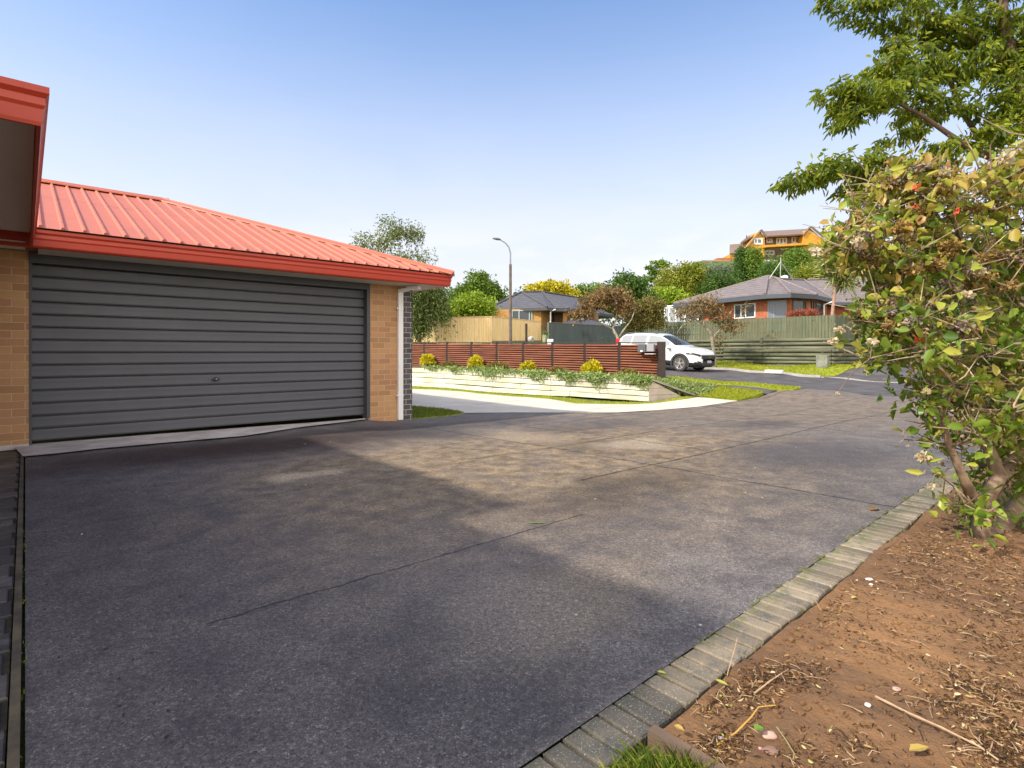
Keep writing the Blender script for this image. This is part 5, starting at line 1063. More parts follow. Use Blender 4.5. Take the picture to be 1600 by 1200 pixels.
# ---- orange two storey house on the hill
M_OR = brickmat('amber brick', [(0, (.56, .25, .02)), (.5, (.70, .34, .03)), (1, (.74, .40, .05))], (.5, .28, .06), axis='xy', bw=.5, bh=.2)
M_TB = tilemat('brown shingles', (.20, .135, .10), (.27, .19, .145), .6); M_BC = mat('brown cladding', (.26, .17, .125), (.20, .13, .10), 1, .85)
M_WF = mat('cream window frame', (.82, .79, .72), rough=.6)
HH = thing('hill_house', 'amber brick two storey gabled house alone on the hilltop', 'house')
K = 118.0
def h(px, py, Y=K): return P(px, py, Y)
def zz_(py, Y=K): return P(0, py, Y).z
def face(b, pts): b.add([tuple(p) for p in pts], [tuple(range(len(pts)))])
b = MB(); gl_ = [(1165.5, 430), (1194.5, 430), (1194.5, 369.5), (1187, 361), (1165.5, 387)]
fr = [h(x, y, K-2) for x, y in gl_]; bk_ = [p+Vector((0, 6, 0)) for p in fr]; n = len(fr); b.add([tuple(p) for p in fr+bk_], [tuple(range(n)), tuple(range(2*n-1, n-1, -1))]+[(i, (i+1) % n, (i+1) % n+n, i+n) for i in range(n)]); b.build('gable_wall', M_OR, HH)
b = MB(); gr = [(1257, 430), (1288, 430), (1288, 375.2), (1266, 356.8), (1257, 367.4)]
fr = [h(x, y, K-2) for x, y in gr]; n = len(fr); bk_ = [p+Vector((0, 6, 0)) for p in fr]; b.add([tuple(p) for p in fr+bk_], [tuple(range(n)), tuple(range(2*n-1, n-1, -1))]+[(i, (i+1) % n, (i+1) % n+n, i+n) for i in range(n)]); b.build('gable_wall', M_OR, HH)
b = MB(); p, q = h(1194.6, 383.5, K+1), h(1258, 380.5, K+1); b.add([tuple(p), tuple(q), (q.x, q.y, zz_(365, K+1)), (p.x, p.y, zz_(368, K+1))], [(0, 1, 2, 3)]); b.build('upper_wall', M_BC, HH)
b = MB(); p, q = h(1188, 406, K+1.2), h(1258, 406, K+1.2); b.add([tuple(p), tuple(q), (q.x, q.y, zz_(381)), (p.x, p.y, zz_(384))], [(0, 1, 2, 3)]); b.build('lower_wall', M_BC, HH)
b = MB(); b.beam(h(1189, 386.6, K-1.5), h(1262, 382.4, K-1.5), 2.6, .45); b.build('balcony_band', M_OR, HH)
b = MB(); face(b, [h(1195, 371, K-1.5), h(1257, 367.5, K-1.5), h(1261, 359.5, K+5), h(1191, 363.5, K+5)]); face(b, [h(1165, 386.5, K-2.4), h(1187, 360, K-2.4), h(1189, 359.6, K+6), h(1167, 386, K+6)]); face(b, [h(1187, 360, K-2.4), h(1197.5, 372, K-2.4), h(1199, 371, K+6), h(1189, 359.6, K+6)]); face(b, [h(1255.5, 367.8, K-2.4), h(1266, 355.5, K-2.4), h(1268, 355, K+6), h(1258, 367, K+6)]); face(b, [h(1266, 355.5, K-2.4), h(1290, 375.5, K-2.4), h(1292, 375, K+6), h(1268, 355, K+6)])
face(b, [h(1156.5, 379, K-1), h(1176, 368, K-1), h(1188, 361, K+4), h(1168, 369, K+4)])
r = b.build('roof', M_TB, HH); sl = r.modifiers.new('s', 'SOLIDIFY'); sl.thickness = .3
b = MB(); face(b, [h(1158, 380, K), h(1180, 370, K), h(1168, 392, K), h(1158, 392, K)]); b.build('side_wall', M_BC, HH)
b = MB(); face(b, [h(1140, 384, K+2), h(1160, 382.5, K+2), h(1158, 397, K-2), h(1140, 398, K-2)]); r2 = b.build('annex_roof', M_TB, HH); sl = r2.modifiers.new('s', 'SOLIDIFY'); sl.thickness = .3
p, q = h(1141, 412, K), h(1160, 412, K); b = MB(); b.box(p.x, q.x, K, K+4, p.z, zz_(397)); b.build('annex_wall', M_OR, HH)
for (x0, x1, y0, y1, mu, Y, tr) in ((1177.5, 1191.5, 372, 382, (.4,), K-2.05, None), (1197, 1207, 372.5, 379.5, (.55,), K+.9, None), (1212.5, 1229.5, 371.5, 382.5, (.33, .64), K+.9, ((0, .25), (2, .25))), (1236.5, 1254, 370, 381, (.33, .64), K+.9, ((0, .25), (2, .25))), (1195, 1210, 391.5, 399, (.5,), K+1.1, None), (1268, 1284, 385, 391, (.5,), K-2.05, None)):
    p, q = h(x0, y1, Y), h(x1, y1, Y); window(HH, p.xy, q.xy, p.z, P(0, y0, Y).z, mu, M_WF, glass('hill glass', (.10, .14, .18), .1), off=.05, fw=.30, tr=tr)
b = MB(); b.tube([h(1166.5, 375, K+1), h(1166.5, 367.5, K+1)], .08, 6); b.build('flue', M_CB, HH)
b = MB(); p = h(1131, 408.5, K-4); b.obox(tuple(p), Vector((1, 0, 0)), Vector((0, 1, 0)), Vector((0, 0, 1)), 1.7, 1.0, .55); o = b.build('low_shed_wall', mat('clay brown wall', (.40, .15, .05), (.3, .12, .05), 1, .9), HH)
rw_ = MB(); p, q = h(1097, 412, 112), h(1150, 411, 112); quadwall(rw_, p.xy, q.xy, p.z-3, zz_(406.5, 112), .4); tag(rw_.build('earth_cutting', mat('clay cutting', (.45, .24, .13), (.34, .19, .11), .8, .95), None), kind='structure')
# ================================================================ trees and shrubs
def lm(name, a, b_, c, trans=.25): return leafmat(name, [(0, a), (.55, b_), (1, c)], trans)
M_BK = mat('bark', (.16, .12, .085), (.09, .065, .05), 9, .9, .7, 50, .01); M_BKP = mat('pale bark', (.34, .31, .22), (.19, .17, .12), 7, .85, .6, 40, .01)
L_DK = lm('dark leaf', (.022, .055, .010), (.06, .13, .018), (.13, .22, .03)); L_MD = lm('mid leaf', (.045, .10, .010), (.12, .21, .02), (.23, .33, .035)); L_BR = lm('bright leaf', (.10, .17, .008), (.26, .37, .018), (.44, .53, .05))
L_OL = lm('olive leaf', (.09, .12, .01), (.24, .27, .02), (.42, .40, .05)); L_YE = lm('yellow leaf', (.22, .20, .01), (.55, .46, .015), (.78, .66, .05)); L_BI = lm('birch leaf', (.07, .10, .02), (.17, .20, .04), (.32, .33, .09))
L_GY = lm('grey green leaf', (.07, .10, .06), (.13, .17, .10), (.22, .26, .16)); L_BN = lm('brown dead leaf', (.10, .055, .02), (.20, .115, .04), (.33, .21, .08)); L_OB = lm('olive brown leaf', (.09, .07, .015), (.18, .15, .03), (.30, .24, .06))
L_RD = lm('red leaf', (.18, .03, .02), (.32, .07, .04), (.45, .14, .08))
def tree(name, label, cat, Y, trunk_px, base_z, blobs, L, W, leafm, n, clumps=40, bark=None, group=None, seed=0, cl=.35, droop=.2, dep=1.0, trunk_r=.15, shape='dia', flat=.7, shell=.55, limbs=True, rt=.012, tipz=None, skirt=0):
    """blobs: (px, py, rx_px, rz_px[, dY]) crown ellipsoids as they show from the drive; depth radius follows rx"""
    rg = np.random.default_rng(seed+100); k = Y/FPX; bx = (trunk_px-CX)/FPX*Y; root = thing(name, label, cat, (bx, Y, base_z), 0, group)
    wts = np.array([b_[2]*b_[3] for b_ in blobs], float); wts /= wts.sum(); C = []
    for i in range(clumps):
        b_ = blobs[rg.choice(len(blobs), p=wts)]; d = rg.normal(size=3); d /= np.linalg.norm(d); r = rg.uniform(shell, 1.0)
        dy = b_[4] if len(b_) > 4 else 0
        qx = max(b_[2]-.9*cl/k, b_[2]*.35)*k; qz = max(b_[3]-.9*cl*flat/k, b_[3]*.35)*k; C.append(((b_[0]-CX)/FPX*Y-bx+d[0]*r*qx, dy+d[1]*r*qx*dep, CAMZ+(HY-b_[1])*k-base_z+d[2]*r*qz))
    C = np.array(C); m = n//clumps; cs = cl*(rg.uniform(.6, 1.35, clumps))[:, None, None]
    off = np.clip(rg.normal(size=(clumps, m, 3)), -1.5, 1.5)*cs*np.array([1, 1, flat]); pts = (C[:, None]+off).reshape(-1, 3); rn = np.repeat(rg.uniform(0, .55, clumps), m)+rg.uniform(0, .45, clumps*m)
    if skirt: 
        ex = rg.integers(0, len(pts), len(pts)//3); e = pts[ex].copy(); e[:, 2] -= rg.exponential(skirt, len(ex)); pts = np.concatenate([pts, e]); rn = np.concatenate([rn, rn[ex]])
    pts[:, 2] = np.maximum(pts[:, 2], .08)
    outd = unit(off.reshape(-1, 3))*.6; 
    if skirt: outd = np.concatenate([outd, outd[ex]])
    leaves('foliage' if cat == 'shrub' else 'crown', pts, leafm, L, W, root, dirs=outd, droop=droop, shape=shape, rnd=rn, rng=rg)
    top = C[:, 2].max(); cen = C.mean(0); zt = max(.3, (C[:, 2].min()*.6+cen[2]*.4))
    path = [((0, 0, -.1), trunk_r), ((cen[0]*.15, cen[1]*.1, zt*.35), trunk_r*.85), ((cen[0]*.4, cen[1]*.3, zt*.7), trunk_r*.72), ((cen[0]*.6, cen[1]*.5, zt), trunk_r*.6)]
    tb, *_ = grow([path], C if limbs else C[:4], rg, rt, 2.2, .12, seg=.8); tb.build('trunk', bark or M_BK, root, smooth=True); return root
T = tree
# birch behind the garage
T('birch_tree', 'tall airy birch with drooping twigs rising behind the garage roof', 'tree', 33, 628, .9, [(600, 378, 20, 18), (568, 378, 14, 10), (622, 362, 26, 20), (604, 350, 8, 14), (648, 372, 12, 22), (655, 405, 22, 16), (630, 410, 30, 22), (675, 420, 12, 12), (590, 400, 25, 14)], .17, .07, L_BI, 3900, 62, M_BKP, seed=1, cl=.36, droop=.6, trunk_r=.2, flat=.9, rt=.012, shell=.2, skirt=.25)
T('weeping_tree', 'dense drooping grey green tree hanging in front of the pale fence', 'tree', 33.4, 655, 1.0, [(650, 470, 24, 26), (676, 462, 22, 20), (655, 500, 22, 16), (640, 450, 30, 16), (690, 488, 12, 20)], .20, .07, lm('weeping leaf', (.05, .08, .022), (.12, .17, .04), (.24, .28, .08)), 11000, 70, seed=2, cl=.38, droop=1.0, trunk_r=.16, flat=1.2, shell=.1, skirt=.45)
# left cluster above the pale fence
T('open_tree', 'open crowned dark green tree behind the bright green bushes', 'tree', 48, 757, 2, [(752, 438, 20, 13), (735, 452, 16, 8), (762, 455, 18, 14), (715, 458, 10, 4), (778, 462, 10, 12)], .30, .14, L_MD, 4600, 60, seed=3, cl=.45, trunk_r=.2, shell=.3)
T('green_bush', 'bright green bushy shrub behind the corner of the pale fence', 'shrub', 40, 742, 2, [(735, 477, 28, 20), (755, 482, 22, 18), (715, 485, 20, 14)], .20, .10, L_BR, 8000, 90, seed=4, cl=.32, trunk_r=.1)
T('green_bush', 'low light green shrub left of the bright bushy shrub', 'shrub', 39, 698, 2, [(697, 488, 16, 10), (688, 492, 12, 8)], .18, .09, L_BR, 2600, 40, seed=5, cl=.28, trunk_r=.07)
T('grey_tree', 'hazy grey green tree between the weeping tree and bright bushes', 'tree', 60, 705, 2.4, [(705, 470, 24, 16), (690, 478, 20, 16)], .35, .12, L_GY, 3200, 50, seed=6, cl=.6, trunk_r=.2)
T('yellow_tree', 'golden yellow rounded tree behind the dark tiled bungalow roof', 'tree', 62, 856, 2.4, [(856, 450, 24, 12), (840, 455, 16, 10), (876, 455, 14, 10), (888, 462, 8, 6)], .36, .20, L_YE, 5200, 55, seed=7, cl=.6, trunk_r=.25, flat=.6)
T('green_tree', 'mid green rounded tree right of the golden yellow tree', 'tree', 66, 925, 2.5, [(925, 458, 30, 13), (905, 465, 20, 12), (945, 468, 25, 14), (955, 480, 20, 12)], .38, .18, L_MD, 7000, 80, seed=8, cl=.7, trunk_r=.25)
T('dark_tree', 'dense round dark green tree, tallest left of the street', 'tree', 60, 985, 2.5, [(984, 448, 26, 22), (970, 458, 22, 18), (1000, 465, 20, 18), (1015, 475, 15, 14)], .34, .17, L_DK, 10000, 90, seed=9, cl=.6, trunk_r=.25)
T('layered_tree', 'thin layered tree with flat tiers of leaves on the skyline', 'tree', 75, 1030, 4, [(1026, 410, 12, 3), (1016, 418, 9, 3), (1024, 426, 10, 3), (1018, 436, 12, 3), (1036, 415, 8, 3)], .32, .15, L_MD, 2200, 34, M_BK, seed=10, cl=.42, trunk_r=.18, flat=.3)
T('olive_tree', 'large olive green tree on the lower hillside', 'tree', 72, 1055, 4, [(1048, 430, 18, 14), (1075, 425, 22, 16), (1060, 445, 26, 18), (1088, 435, 14, 12), (1040, 455, 20, 18)], .36, .18, L_OL, 10000, 95, seed=11, cl=.65, trunk_r=.28)
T('olive_tree', 'broad bright green tree below the large olive tree', 'tree', 64, 1035, 3, [(1030, 465, 28, 16), (1060, 470, 22, 14)], .34, .17, L_BR, 5000, 60, seed=12, cl=.6, trunk_r=.2)
T('hill_shrub', 'dark green rounded shrub left of the tiled roof on the hillside', 'shrub', 78, 1105, 5, [(1105, 452, 34, 20), (1125, 445, 26, 20), (1090, 460, 24, 16)], .38, .18, L_DK, 8000, 80, seed=13, cl=.7)
T('hill_shrub', 'pale grey green shrub mass under the clay cutting', 'shrub', 96, 1115, 12, [(1115, 424, 30, 9), (1140, 428, 22, 10), (1098, 428, 14, 8)], .42, .16, L_GY, 5200, 60, seed=14, cl=.8)
T('conifer', 'tall dark green conifer, left one of the pair below the hill house', 'tree', 90, 1162, 8, [(1160, 400, 8, 13), (1161, 415, 12, 14), (1162, 435, 15, 14)], .40, .16, L_DK, 5200, 60, seed=15, cl=.6, trunk_r=.25, flat=1.2, group=None)
T('conifer', 'green conifer, right one of the pair below the hill house', 'tree', 88, 1181, 8, [(1178, 403, 8, 12), (1181, 416, 11, 13), (1184, 432, 14, 14)], .40, .16, L_MD, 5200, 60, seed=16, cl=.6, trunk_r=.25, flat=1.2)
T('hill_tree', 'broad mid green tree in front of the hill house balcony', 'tree', 92, 1243, 9, [(1246, 401, 16, 12), (1230, 412, 16, 10), (1262, 412, 18, 14), (1245, 425, 32, 14)], .42, .2, L_MD, 9500, 90, seed=17, cl=.75, trunk_r=.3)
T('hill_tree', 'dark leafy tree right of the conifer pair', 'tree', 84, 1208, 7, [(1208, 424, 18, 12), (1200, 436, 18, 12), (1225, 432, 20, 12)], .40, .18, L_DK, 5200, 60, seed=18, cl=.7, trunk_r=.25)
T('hill_tree', 'olive leafy tree between the antenna and the cabbage tree', 'tree', 70, 1268, 5, [(1265, 430, 22, 12), (1290, 425, 20, 14)], .36, .17, L_OL, 5200, 60, seed=19, cl=.65, trunk_r=.25)
T('hill_tree', 'dark green tree at the right end of the hill house', 'tree', 100, 1318, 14, [(1312, 392, 22, 14), (1335, 405, 26, 18), (1300, 408, 16, 12)], .45, .2, L_DK, 6000, 70, seed=20, cl=.85, trunk_r=.3)
T('yellow_bush', 'yellow flowering bush above the right tiled roof', 'shrub', 68, 1366, 5, [(1360, 424, 16, 9), (1382, 428, 14, 8)], .34, .18, L_YE, 2800, 40, seed=21, cl=.5)
T('hill_tree', 'wide green tree on the slope seen through the flowering bush', 'tree', 80, 1430, 7, [(1420, 405, 40, 26), (1470, 415, 40, 28), (1380, 410, 26, 16)], .42, .2, L_MD, 9000, 90, seed=22, cl=.8, trunk_r=.3)
T('hill_tree', 'green tree farthest right on the slope behind the flowering bush', 'tree', 62, 1545, 3, [(1540, 440, 55, 40), (1600, 430, 55, 50), (1500, 460, 40, 30)], .34, .18, L_DK, 9000, 90, seed=23, cl=.7, trunk_r=.3)
# neighbours' garden shrubs right of the log wall
T('green_bush', 'round mid green bush above the end of the log wall', 'shrub', 38, 1375, 1.8, [(1372, 480, 30, 24), (1405, 490, 26, 22)], .20, .10, L_OL, 6000, 70, seed=24, cl=.34)
T('green_bush', 'dark green bush beside the neighbouring drive behind the flowering bush', 'shrub', 36, 1470, 1.0, [(1465, 510, 34, 34), (1520, 505, 40, 40)], .20, .10, L_DK, 8000, 80, seed=25, cl=.4)
T('green_bush', 'broad hedge like green bush at far right of the neighbouring drive', 'shrub', 30, 1600, .6, [(1590, 520, 50, 40), (1660, 515, 60, 50)], .18, .09, L_MD, 8000, 80, seed=26, cl=.4)
T('red_shrub', 'rusty red weeping maple shrub in front of the bay windows', 'shrub', 31.5, 1258, 1.9, [(1250, 490, 16, 4.5), (1268, 489, 12, 4), (1238, 493, 8, 3)], .12, .035, L_RD, 2400, 40, seed=27, cl=.16, droop=.9, dep=.5)
# far tree line closing the horizon
wm = lm('far wood leaf', (.03, .055, .02), (.07, .11, .035), (.13, .17, .06)); pts = []
for i in range(30000):
    x = random.uniform(-190, 62); y = random.uniform(88, 112); top = 9+2*math.sin(x*.11)+1*math.sin(x*.31+1)+.6*math.sin(x*.9); pts.append((x, y, 1+top*random.random()**.55))
tag(leaves('far_wood', pts, wm, .75, .45, shape='dia'), 'far dull green line of trees closing the view behind the houses', 'wood', kind='stuff')
pts = []
for i in range(20000):
    y = random.uniform(64, 116); u = random.uniform(.3, 1.25); x = u*y; 
    if y > 98 and u < .44: continue
    if math.sin(x*.37)*math.cos(y*.29)+.35*math.sin(x*1.3) < -.15: continue
    pts.append((x, y, gz(x, y)+min(1.8, abs(random.gauss(0, .8)))))
tag(leaves('hillside_scrub', pts, lm('scrub leaf', (.03, .06, .012), (.08, .12, .02), (.17, .21, .05)), .5, .3, shape='dia'), 'patchy green scrub covering the hillside below the amber house', 'scrub', kind='stuff')
# street trees with dead leaves
def street(label, Y, px0, trunkpts, targets_px, leafm, nleaf, seed, r0=.13, L=.13, bz=None):
    rg = np.random.default_rng(seed); k = Y/FPX; bx = (px0-CX)/FPX*Y; bz = gz(bx, Y) if bz is None else bz
    root = thing('street_tree', label, 'tree', (bx, Y, bz), 0, 'knobbly street trees with withered leaves')
    loc = lambda px, py, dy=0: ((px-CX)/FPX*Y-bx, dy, CAMZ+(HY-py)*k-bz)
    paths = [[(loc(px, py, dy), r) for px, py, dy, r in tp] for tp in trunkpts]; paths[0].insert(0, ((0, 0, -.15), r0))
    tg = []
    for (px, py, rx, rz, n) in targets_px:
        for _ in range(n): d = rg.normal(size=3); d = d/np.linalg.norm(d)*rg.uniform(.3, 1); q = loc(px, py); tg.append((q[0]+d[0]*rx*k, d[1]*rx*k*.8, q[2]+d[2]*rz*k))
    tb, A, tips, par = grow(paths, tg, rg, .011, 2.4, .22, seg=.35); tb.build('trunk', M_BKP, root, smooth=True)
    per = nleaf//len(tips); pts = (A[tips][:, None]+rg.normal(size=(len(tips), per, 3))*.13).reshape(-1, 3); rn = np.repeat(rg.uniform(0, .6, len(tips)), per)+rg.uniform(0, .4, len(pts))
    leaves('crown', pts, leafm, L, L*.6, root, droop=.8, rnd=rn, shape='dia', rng=rg)
street('withered brown leaved street tree behind the slatted fence, left of the white car', 30.5, 967, [[(965, 527, 0, .09), (958, 514, .1, .07), (946, 508, .2, .055), (935, 502, .3, .04), (915, 490, .4, .025)], [(958, 514, .1, .06), (962, 500, 0, .05), (965, 485, 0, .03)], [(966, 530, 0, .07), (972, 518, -.2, .05), (985, 500, -.3, .035), (990, 485, -.3, .025)]],
       [(930, 470, 26, 16, 70), (955, 460, 28, 15, 80), (915, 485, 20, 14, 40), (975, 480, 20, 18, 50), (898, 492, 10, 8, 12)], lm('withered leaf', (.11, .06, .025), (.23, .13, .05), (.36, .23, .10)), 5600, 51)
street('olive brown leaved street tree directly behind the white car', 31.5, 1005, [[(1005, 540, 0, .10), (1003, 520, .1, .08), (1010, 500, .1, .05)], [(1003, 520, .1, .07), (992, 500, 0, .05), (985, 490, 0, .03)]],
       [(1010, 480, 26, 20, 90), (1000, 500, 28, 18, 80), (1025, 500, 18, 20, 50), (1032, 478, 10, 12, 20), (985, 512, 12, 8, 20)], L_OB, 6200, 52)
street('sparse street tree on the verge in front of the green fence', 27.6, 1117, [[(1116, 560, 0, .10), (1114, 540, 0, .085), (1110, 520, 0, .08), (1100, 507, .05, .075), (1097, 490, 0, .06), (1092, 470, 0, .045)], [(1112, 530, 0, .07), (1125, 515, 0, .045), (1145, 505, .1, .03)], [(1102, 508, .05, .05), (1085, 498, 0, .04), (1065, 510, 0, .025), (1058, 520, 0, .015)]],
       [(1090, 480, 30, 18, 60), (1120, 490, 26, 20, 60), (1145, 508, 20, 16, 45), (1070, 490, 26, 16, 35), (1125, 535, 14, 10, 10), (1105, 470, 26, 12, 30), (1165, 480, 8, 8, 6)], L_BN, 2600, 53, r0=.12, L=.12)
# cabbage tree
Yc = 33.0; k = Yc/FPX; q = P(1300, 500, Yc); CT_ = thing('cabbage_tree', 'cabbage tree with pinkish trunk and spiky leaf heads before the right house', 'tree', (q.x, Yc, 1.85))
b = MB(); b.tube([(0, 0, -.1), (.02, 0, P(0, 490, Yc).z-1.85), (.1, 0, P(0, 470, Yc).z-1.85), (.20, 0, P(0, 450, Yc).z-1.85), (.12, 0, P(0, 435, Yc).z-1.85)], [.11, .095, .085, .08, .06], 10)
b.tube([(.20, 0, P(0, 452, Yc).z-1.85), (.42, 0, P(0, 440, Yc).z-1.85)], [.09, .06], 8); b.build('trunk', mat('pink bark', (.42, .25, .17), (.28, .17, .12), 6, .85, .5, 30), CT_, smooth=True)
pts = []; dr = []
for (px, py, n, up) in ((1303, 420, 380, .25), (1294, 402, 340, .5), (1318, 436, 260, .0)):
    c = P(px, py, Yc)-Vector((q.x, Yc, 1.85))
    for _ in range(n): pts.append(tuple(c+Vector((random.gauss(0, .06), random.gauss(0, .06), random.gauss(0, .12))))); v = Vector((random.gauss(0, 1), random.gauss(0, 1), random.gauss(up, .8))).normalized(); dr.append(tuple(v*3))
leaves('leaf_head', pts, lm('cabbage leaf', (.10, .14, .03), (.26, .31, .06), (.50, .50, .18)), 1.0, .075, CT_, dirs=np.array(dr), spread=.3, droop=.7, shape='dia')
# ================================================================ large tree top right, behind the flowering bush
def big_tree():
    rg = np.random.default_rng(77); Y = 7.2; k = Y/FPX; bx = (1690-CX)/FPX*Y; root = thing('maple_tree', 'large green tree with drooping narrow leaves overhanging from the right', 'tree', (bx, Y, 0))
    loc = lambda px, py, dy=0: ((px-CX)/FPX*(Y+dy)-bx, dy, CAMZ+(HY-py)/FPX*(Y+dy))
    paths = [[((0, 0, -.1), .17), (loc(1690, 500), .15), (loc(1685, 380), .13), (loc(1660, 300), .12), (loc(1620, 210), .10), (loc(1590, 130), .08), (loc(1570, 40), .06), (loc(1560, -60), .045)],
             [(loc(1650, 290), .09), (loc(1560, 250, -.1), .05), (loc(1515, 232, -.2), .042), (loc(1480, 208, -.2), .032), (loc(1440, 180, -.2), .025), (loc(1400, 160, -.2), .018)],
             [(loc(1612, 200), .06), (loc(1530, 215, .3), .04), (loc(1500, 170, .4), .035), (loc(1480, 110, .4), .03), (loc(1450, 60, .4), .022)],
             [(loc(1640, 300), .06), (loc(1500, 285, -.4), .035), (loc(1420, 275, -.4), .025), (loc(1330, 275, -.4), .018), (loc(1260, 272, -.4), .010)],
             [(loc(1580, 100), .06), (loc(1520, 60, .2), .035), (loc(1440, 15, .2), .025), (loc(1380, -10, .2), .015)]]
    pads = [(1265, 275, 48, 8, 26, -.4), (1320, 258, 52, 9, 34, -.4), (1395, 268, 50, 10, 34, -.4), (1450, 255, 40, 12, 22, -.3), (1240, 285, 26, 5, 10, -.4), (1335, 290, 26, 7, 10, -.4),
            (1310, 150, 34, 9, 24, -.2), (1350, 165, 46, 12, 36, -.2), (1410, 140, 46, 14, 40, -.2), (1335, 135, 30, 8, 14, -.2), (1320, 190, 24, 8, 12, -.2), (1460, 165, 46, 18, 40, 0),
            (1385, 100, 30, 10, 20, 0), (1430, 95, 44, 16, 40, .1), (1500, 110, 50, 24, 52, .2), (1560, 150, 50, 26, 56, 0), (1600, 180, 50, 26, 50, -.3), (1540, 215, 40, 14, 26, -.3),
            (1345, 12, 40, 9, 24, .2), (1400, 20, 46, 12, 34, .2), (1450, 40, 46, 16, 40, .2), (1510, 45, 50, 26, 60, .2), (1570, 70, 50, 36, 70, .2), (1620, 100, 50, 44, 70, 0), (1300, -6, 24, 5, 8, .2),
            (1405, 68, 20, 6, 8, .1), (1470, 232, 26, 7, 12, -.3), (1425, 205, 24, 7, 10, -.3), (1480, -20, 80, 20, 50, .2), (1600, -20, 90, 30, 60, 0), (1680, 60, 70, 60, 70, 0), (1700, 200, 60, 50, 50, 0), (1650, 240, 50, 30, 30, .2), (1760, 130, 80, 80, 50, .3), (1380, 225, 16, 5, 4, -.3), (1368, 300, 20, 8, 6, .2), (1345, 315, 14, 6, 4, .3)]
    tg = []
    for (px, py, rx, rz, n, dy) in pads:
        for _ in range(n):
            a = rg.uniform(0, 6.28); r = math.sqrt(rg.random()); q = loc(px+math.cos(a)*r*rx, py+rg.uniform(-1, 1)*rz, dy); tg.append((q[0], q[1]+math.sin(a)*r*rx*k*1.1, q[2]))
    tb, A, tips, par = grow(paths, tg, rg, .0028, 2.1, .12, seg=.12, up=.05)
    tb.build('trunk', mat('warm bark', (.20, .12, .08), (.11, .07, .05), 8, .85, .6, 60, .006), root, smooth=True)
    per = 17; C = A[tips]; pd = unit(C-A[par[tips]]) ; n = len(tips); tt = rg.uniform(-1.0, .35, (n, per, 1)); seglen = .16
    pts = C[:, None]+pd[:, None]*tt*seglen+rg.normal(size=(n, per, 3))*np.array([.045, .045, .02])
    dirs = pd[:, None]*.7+rg.normal(size=(n, per, 3))*np.array([.5, .5, .15])+np.array([0, 0, -.75])
    rn = np.repeat(rg.uniform(0, .5, n), per)+rg.uniform(0, .5, n*per)
    leaves('crown', pts.reshape(-1, 3), lm('maple leaf', (.04, .080, .006), (.17, .23, .010), (.45, .46, .03), .5), .102, .031, root, dirs=dirs.reshape(-1, 3)*1.4, spread=.35, droop=.1, fold=.35, rnd=rn, rng=rg)
big_tree()
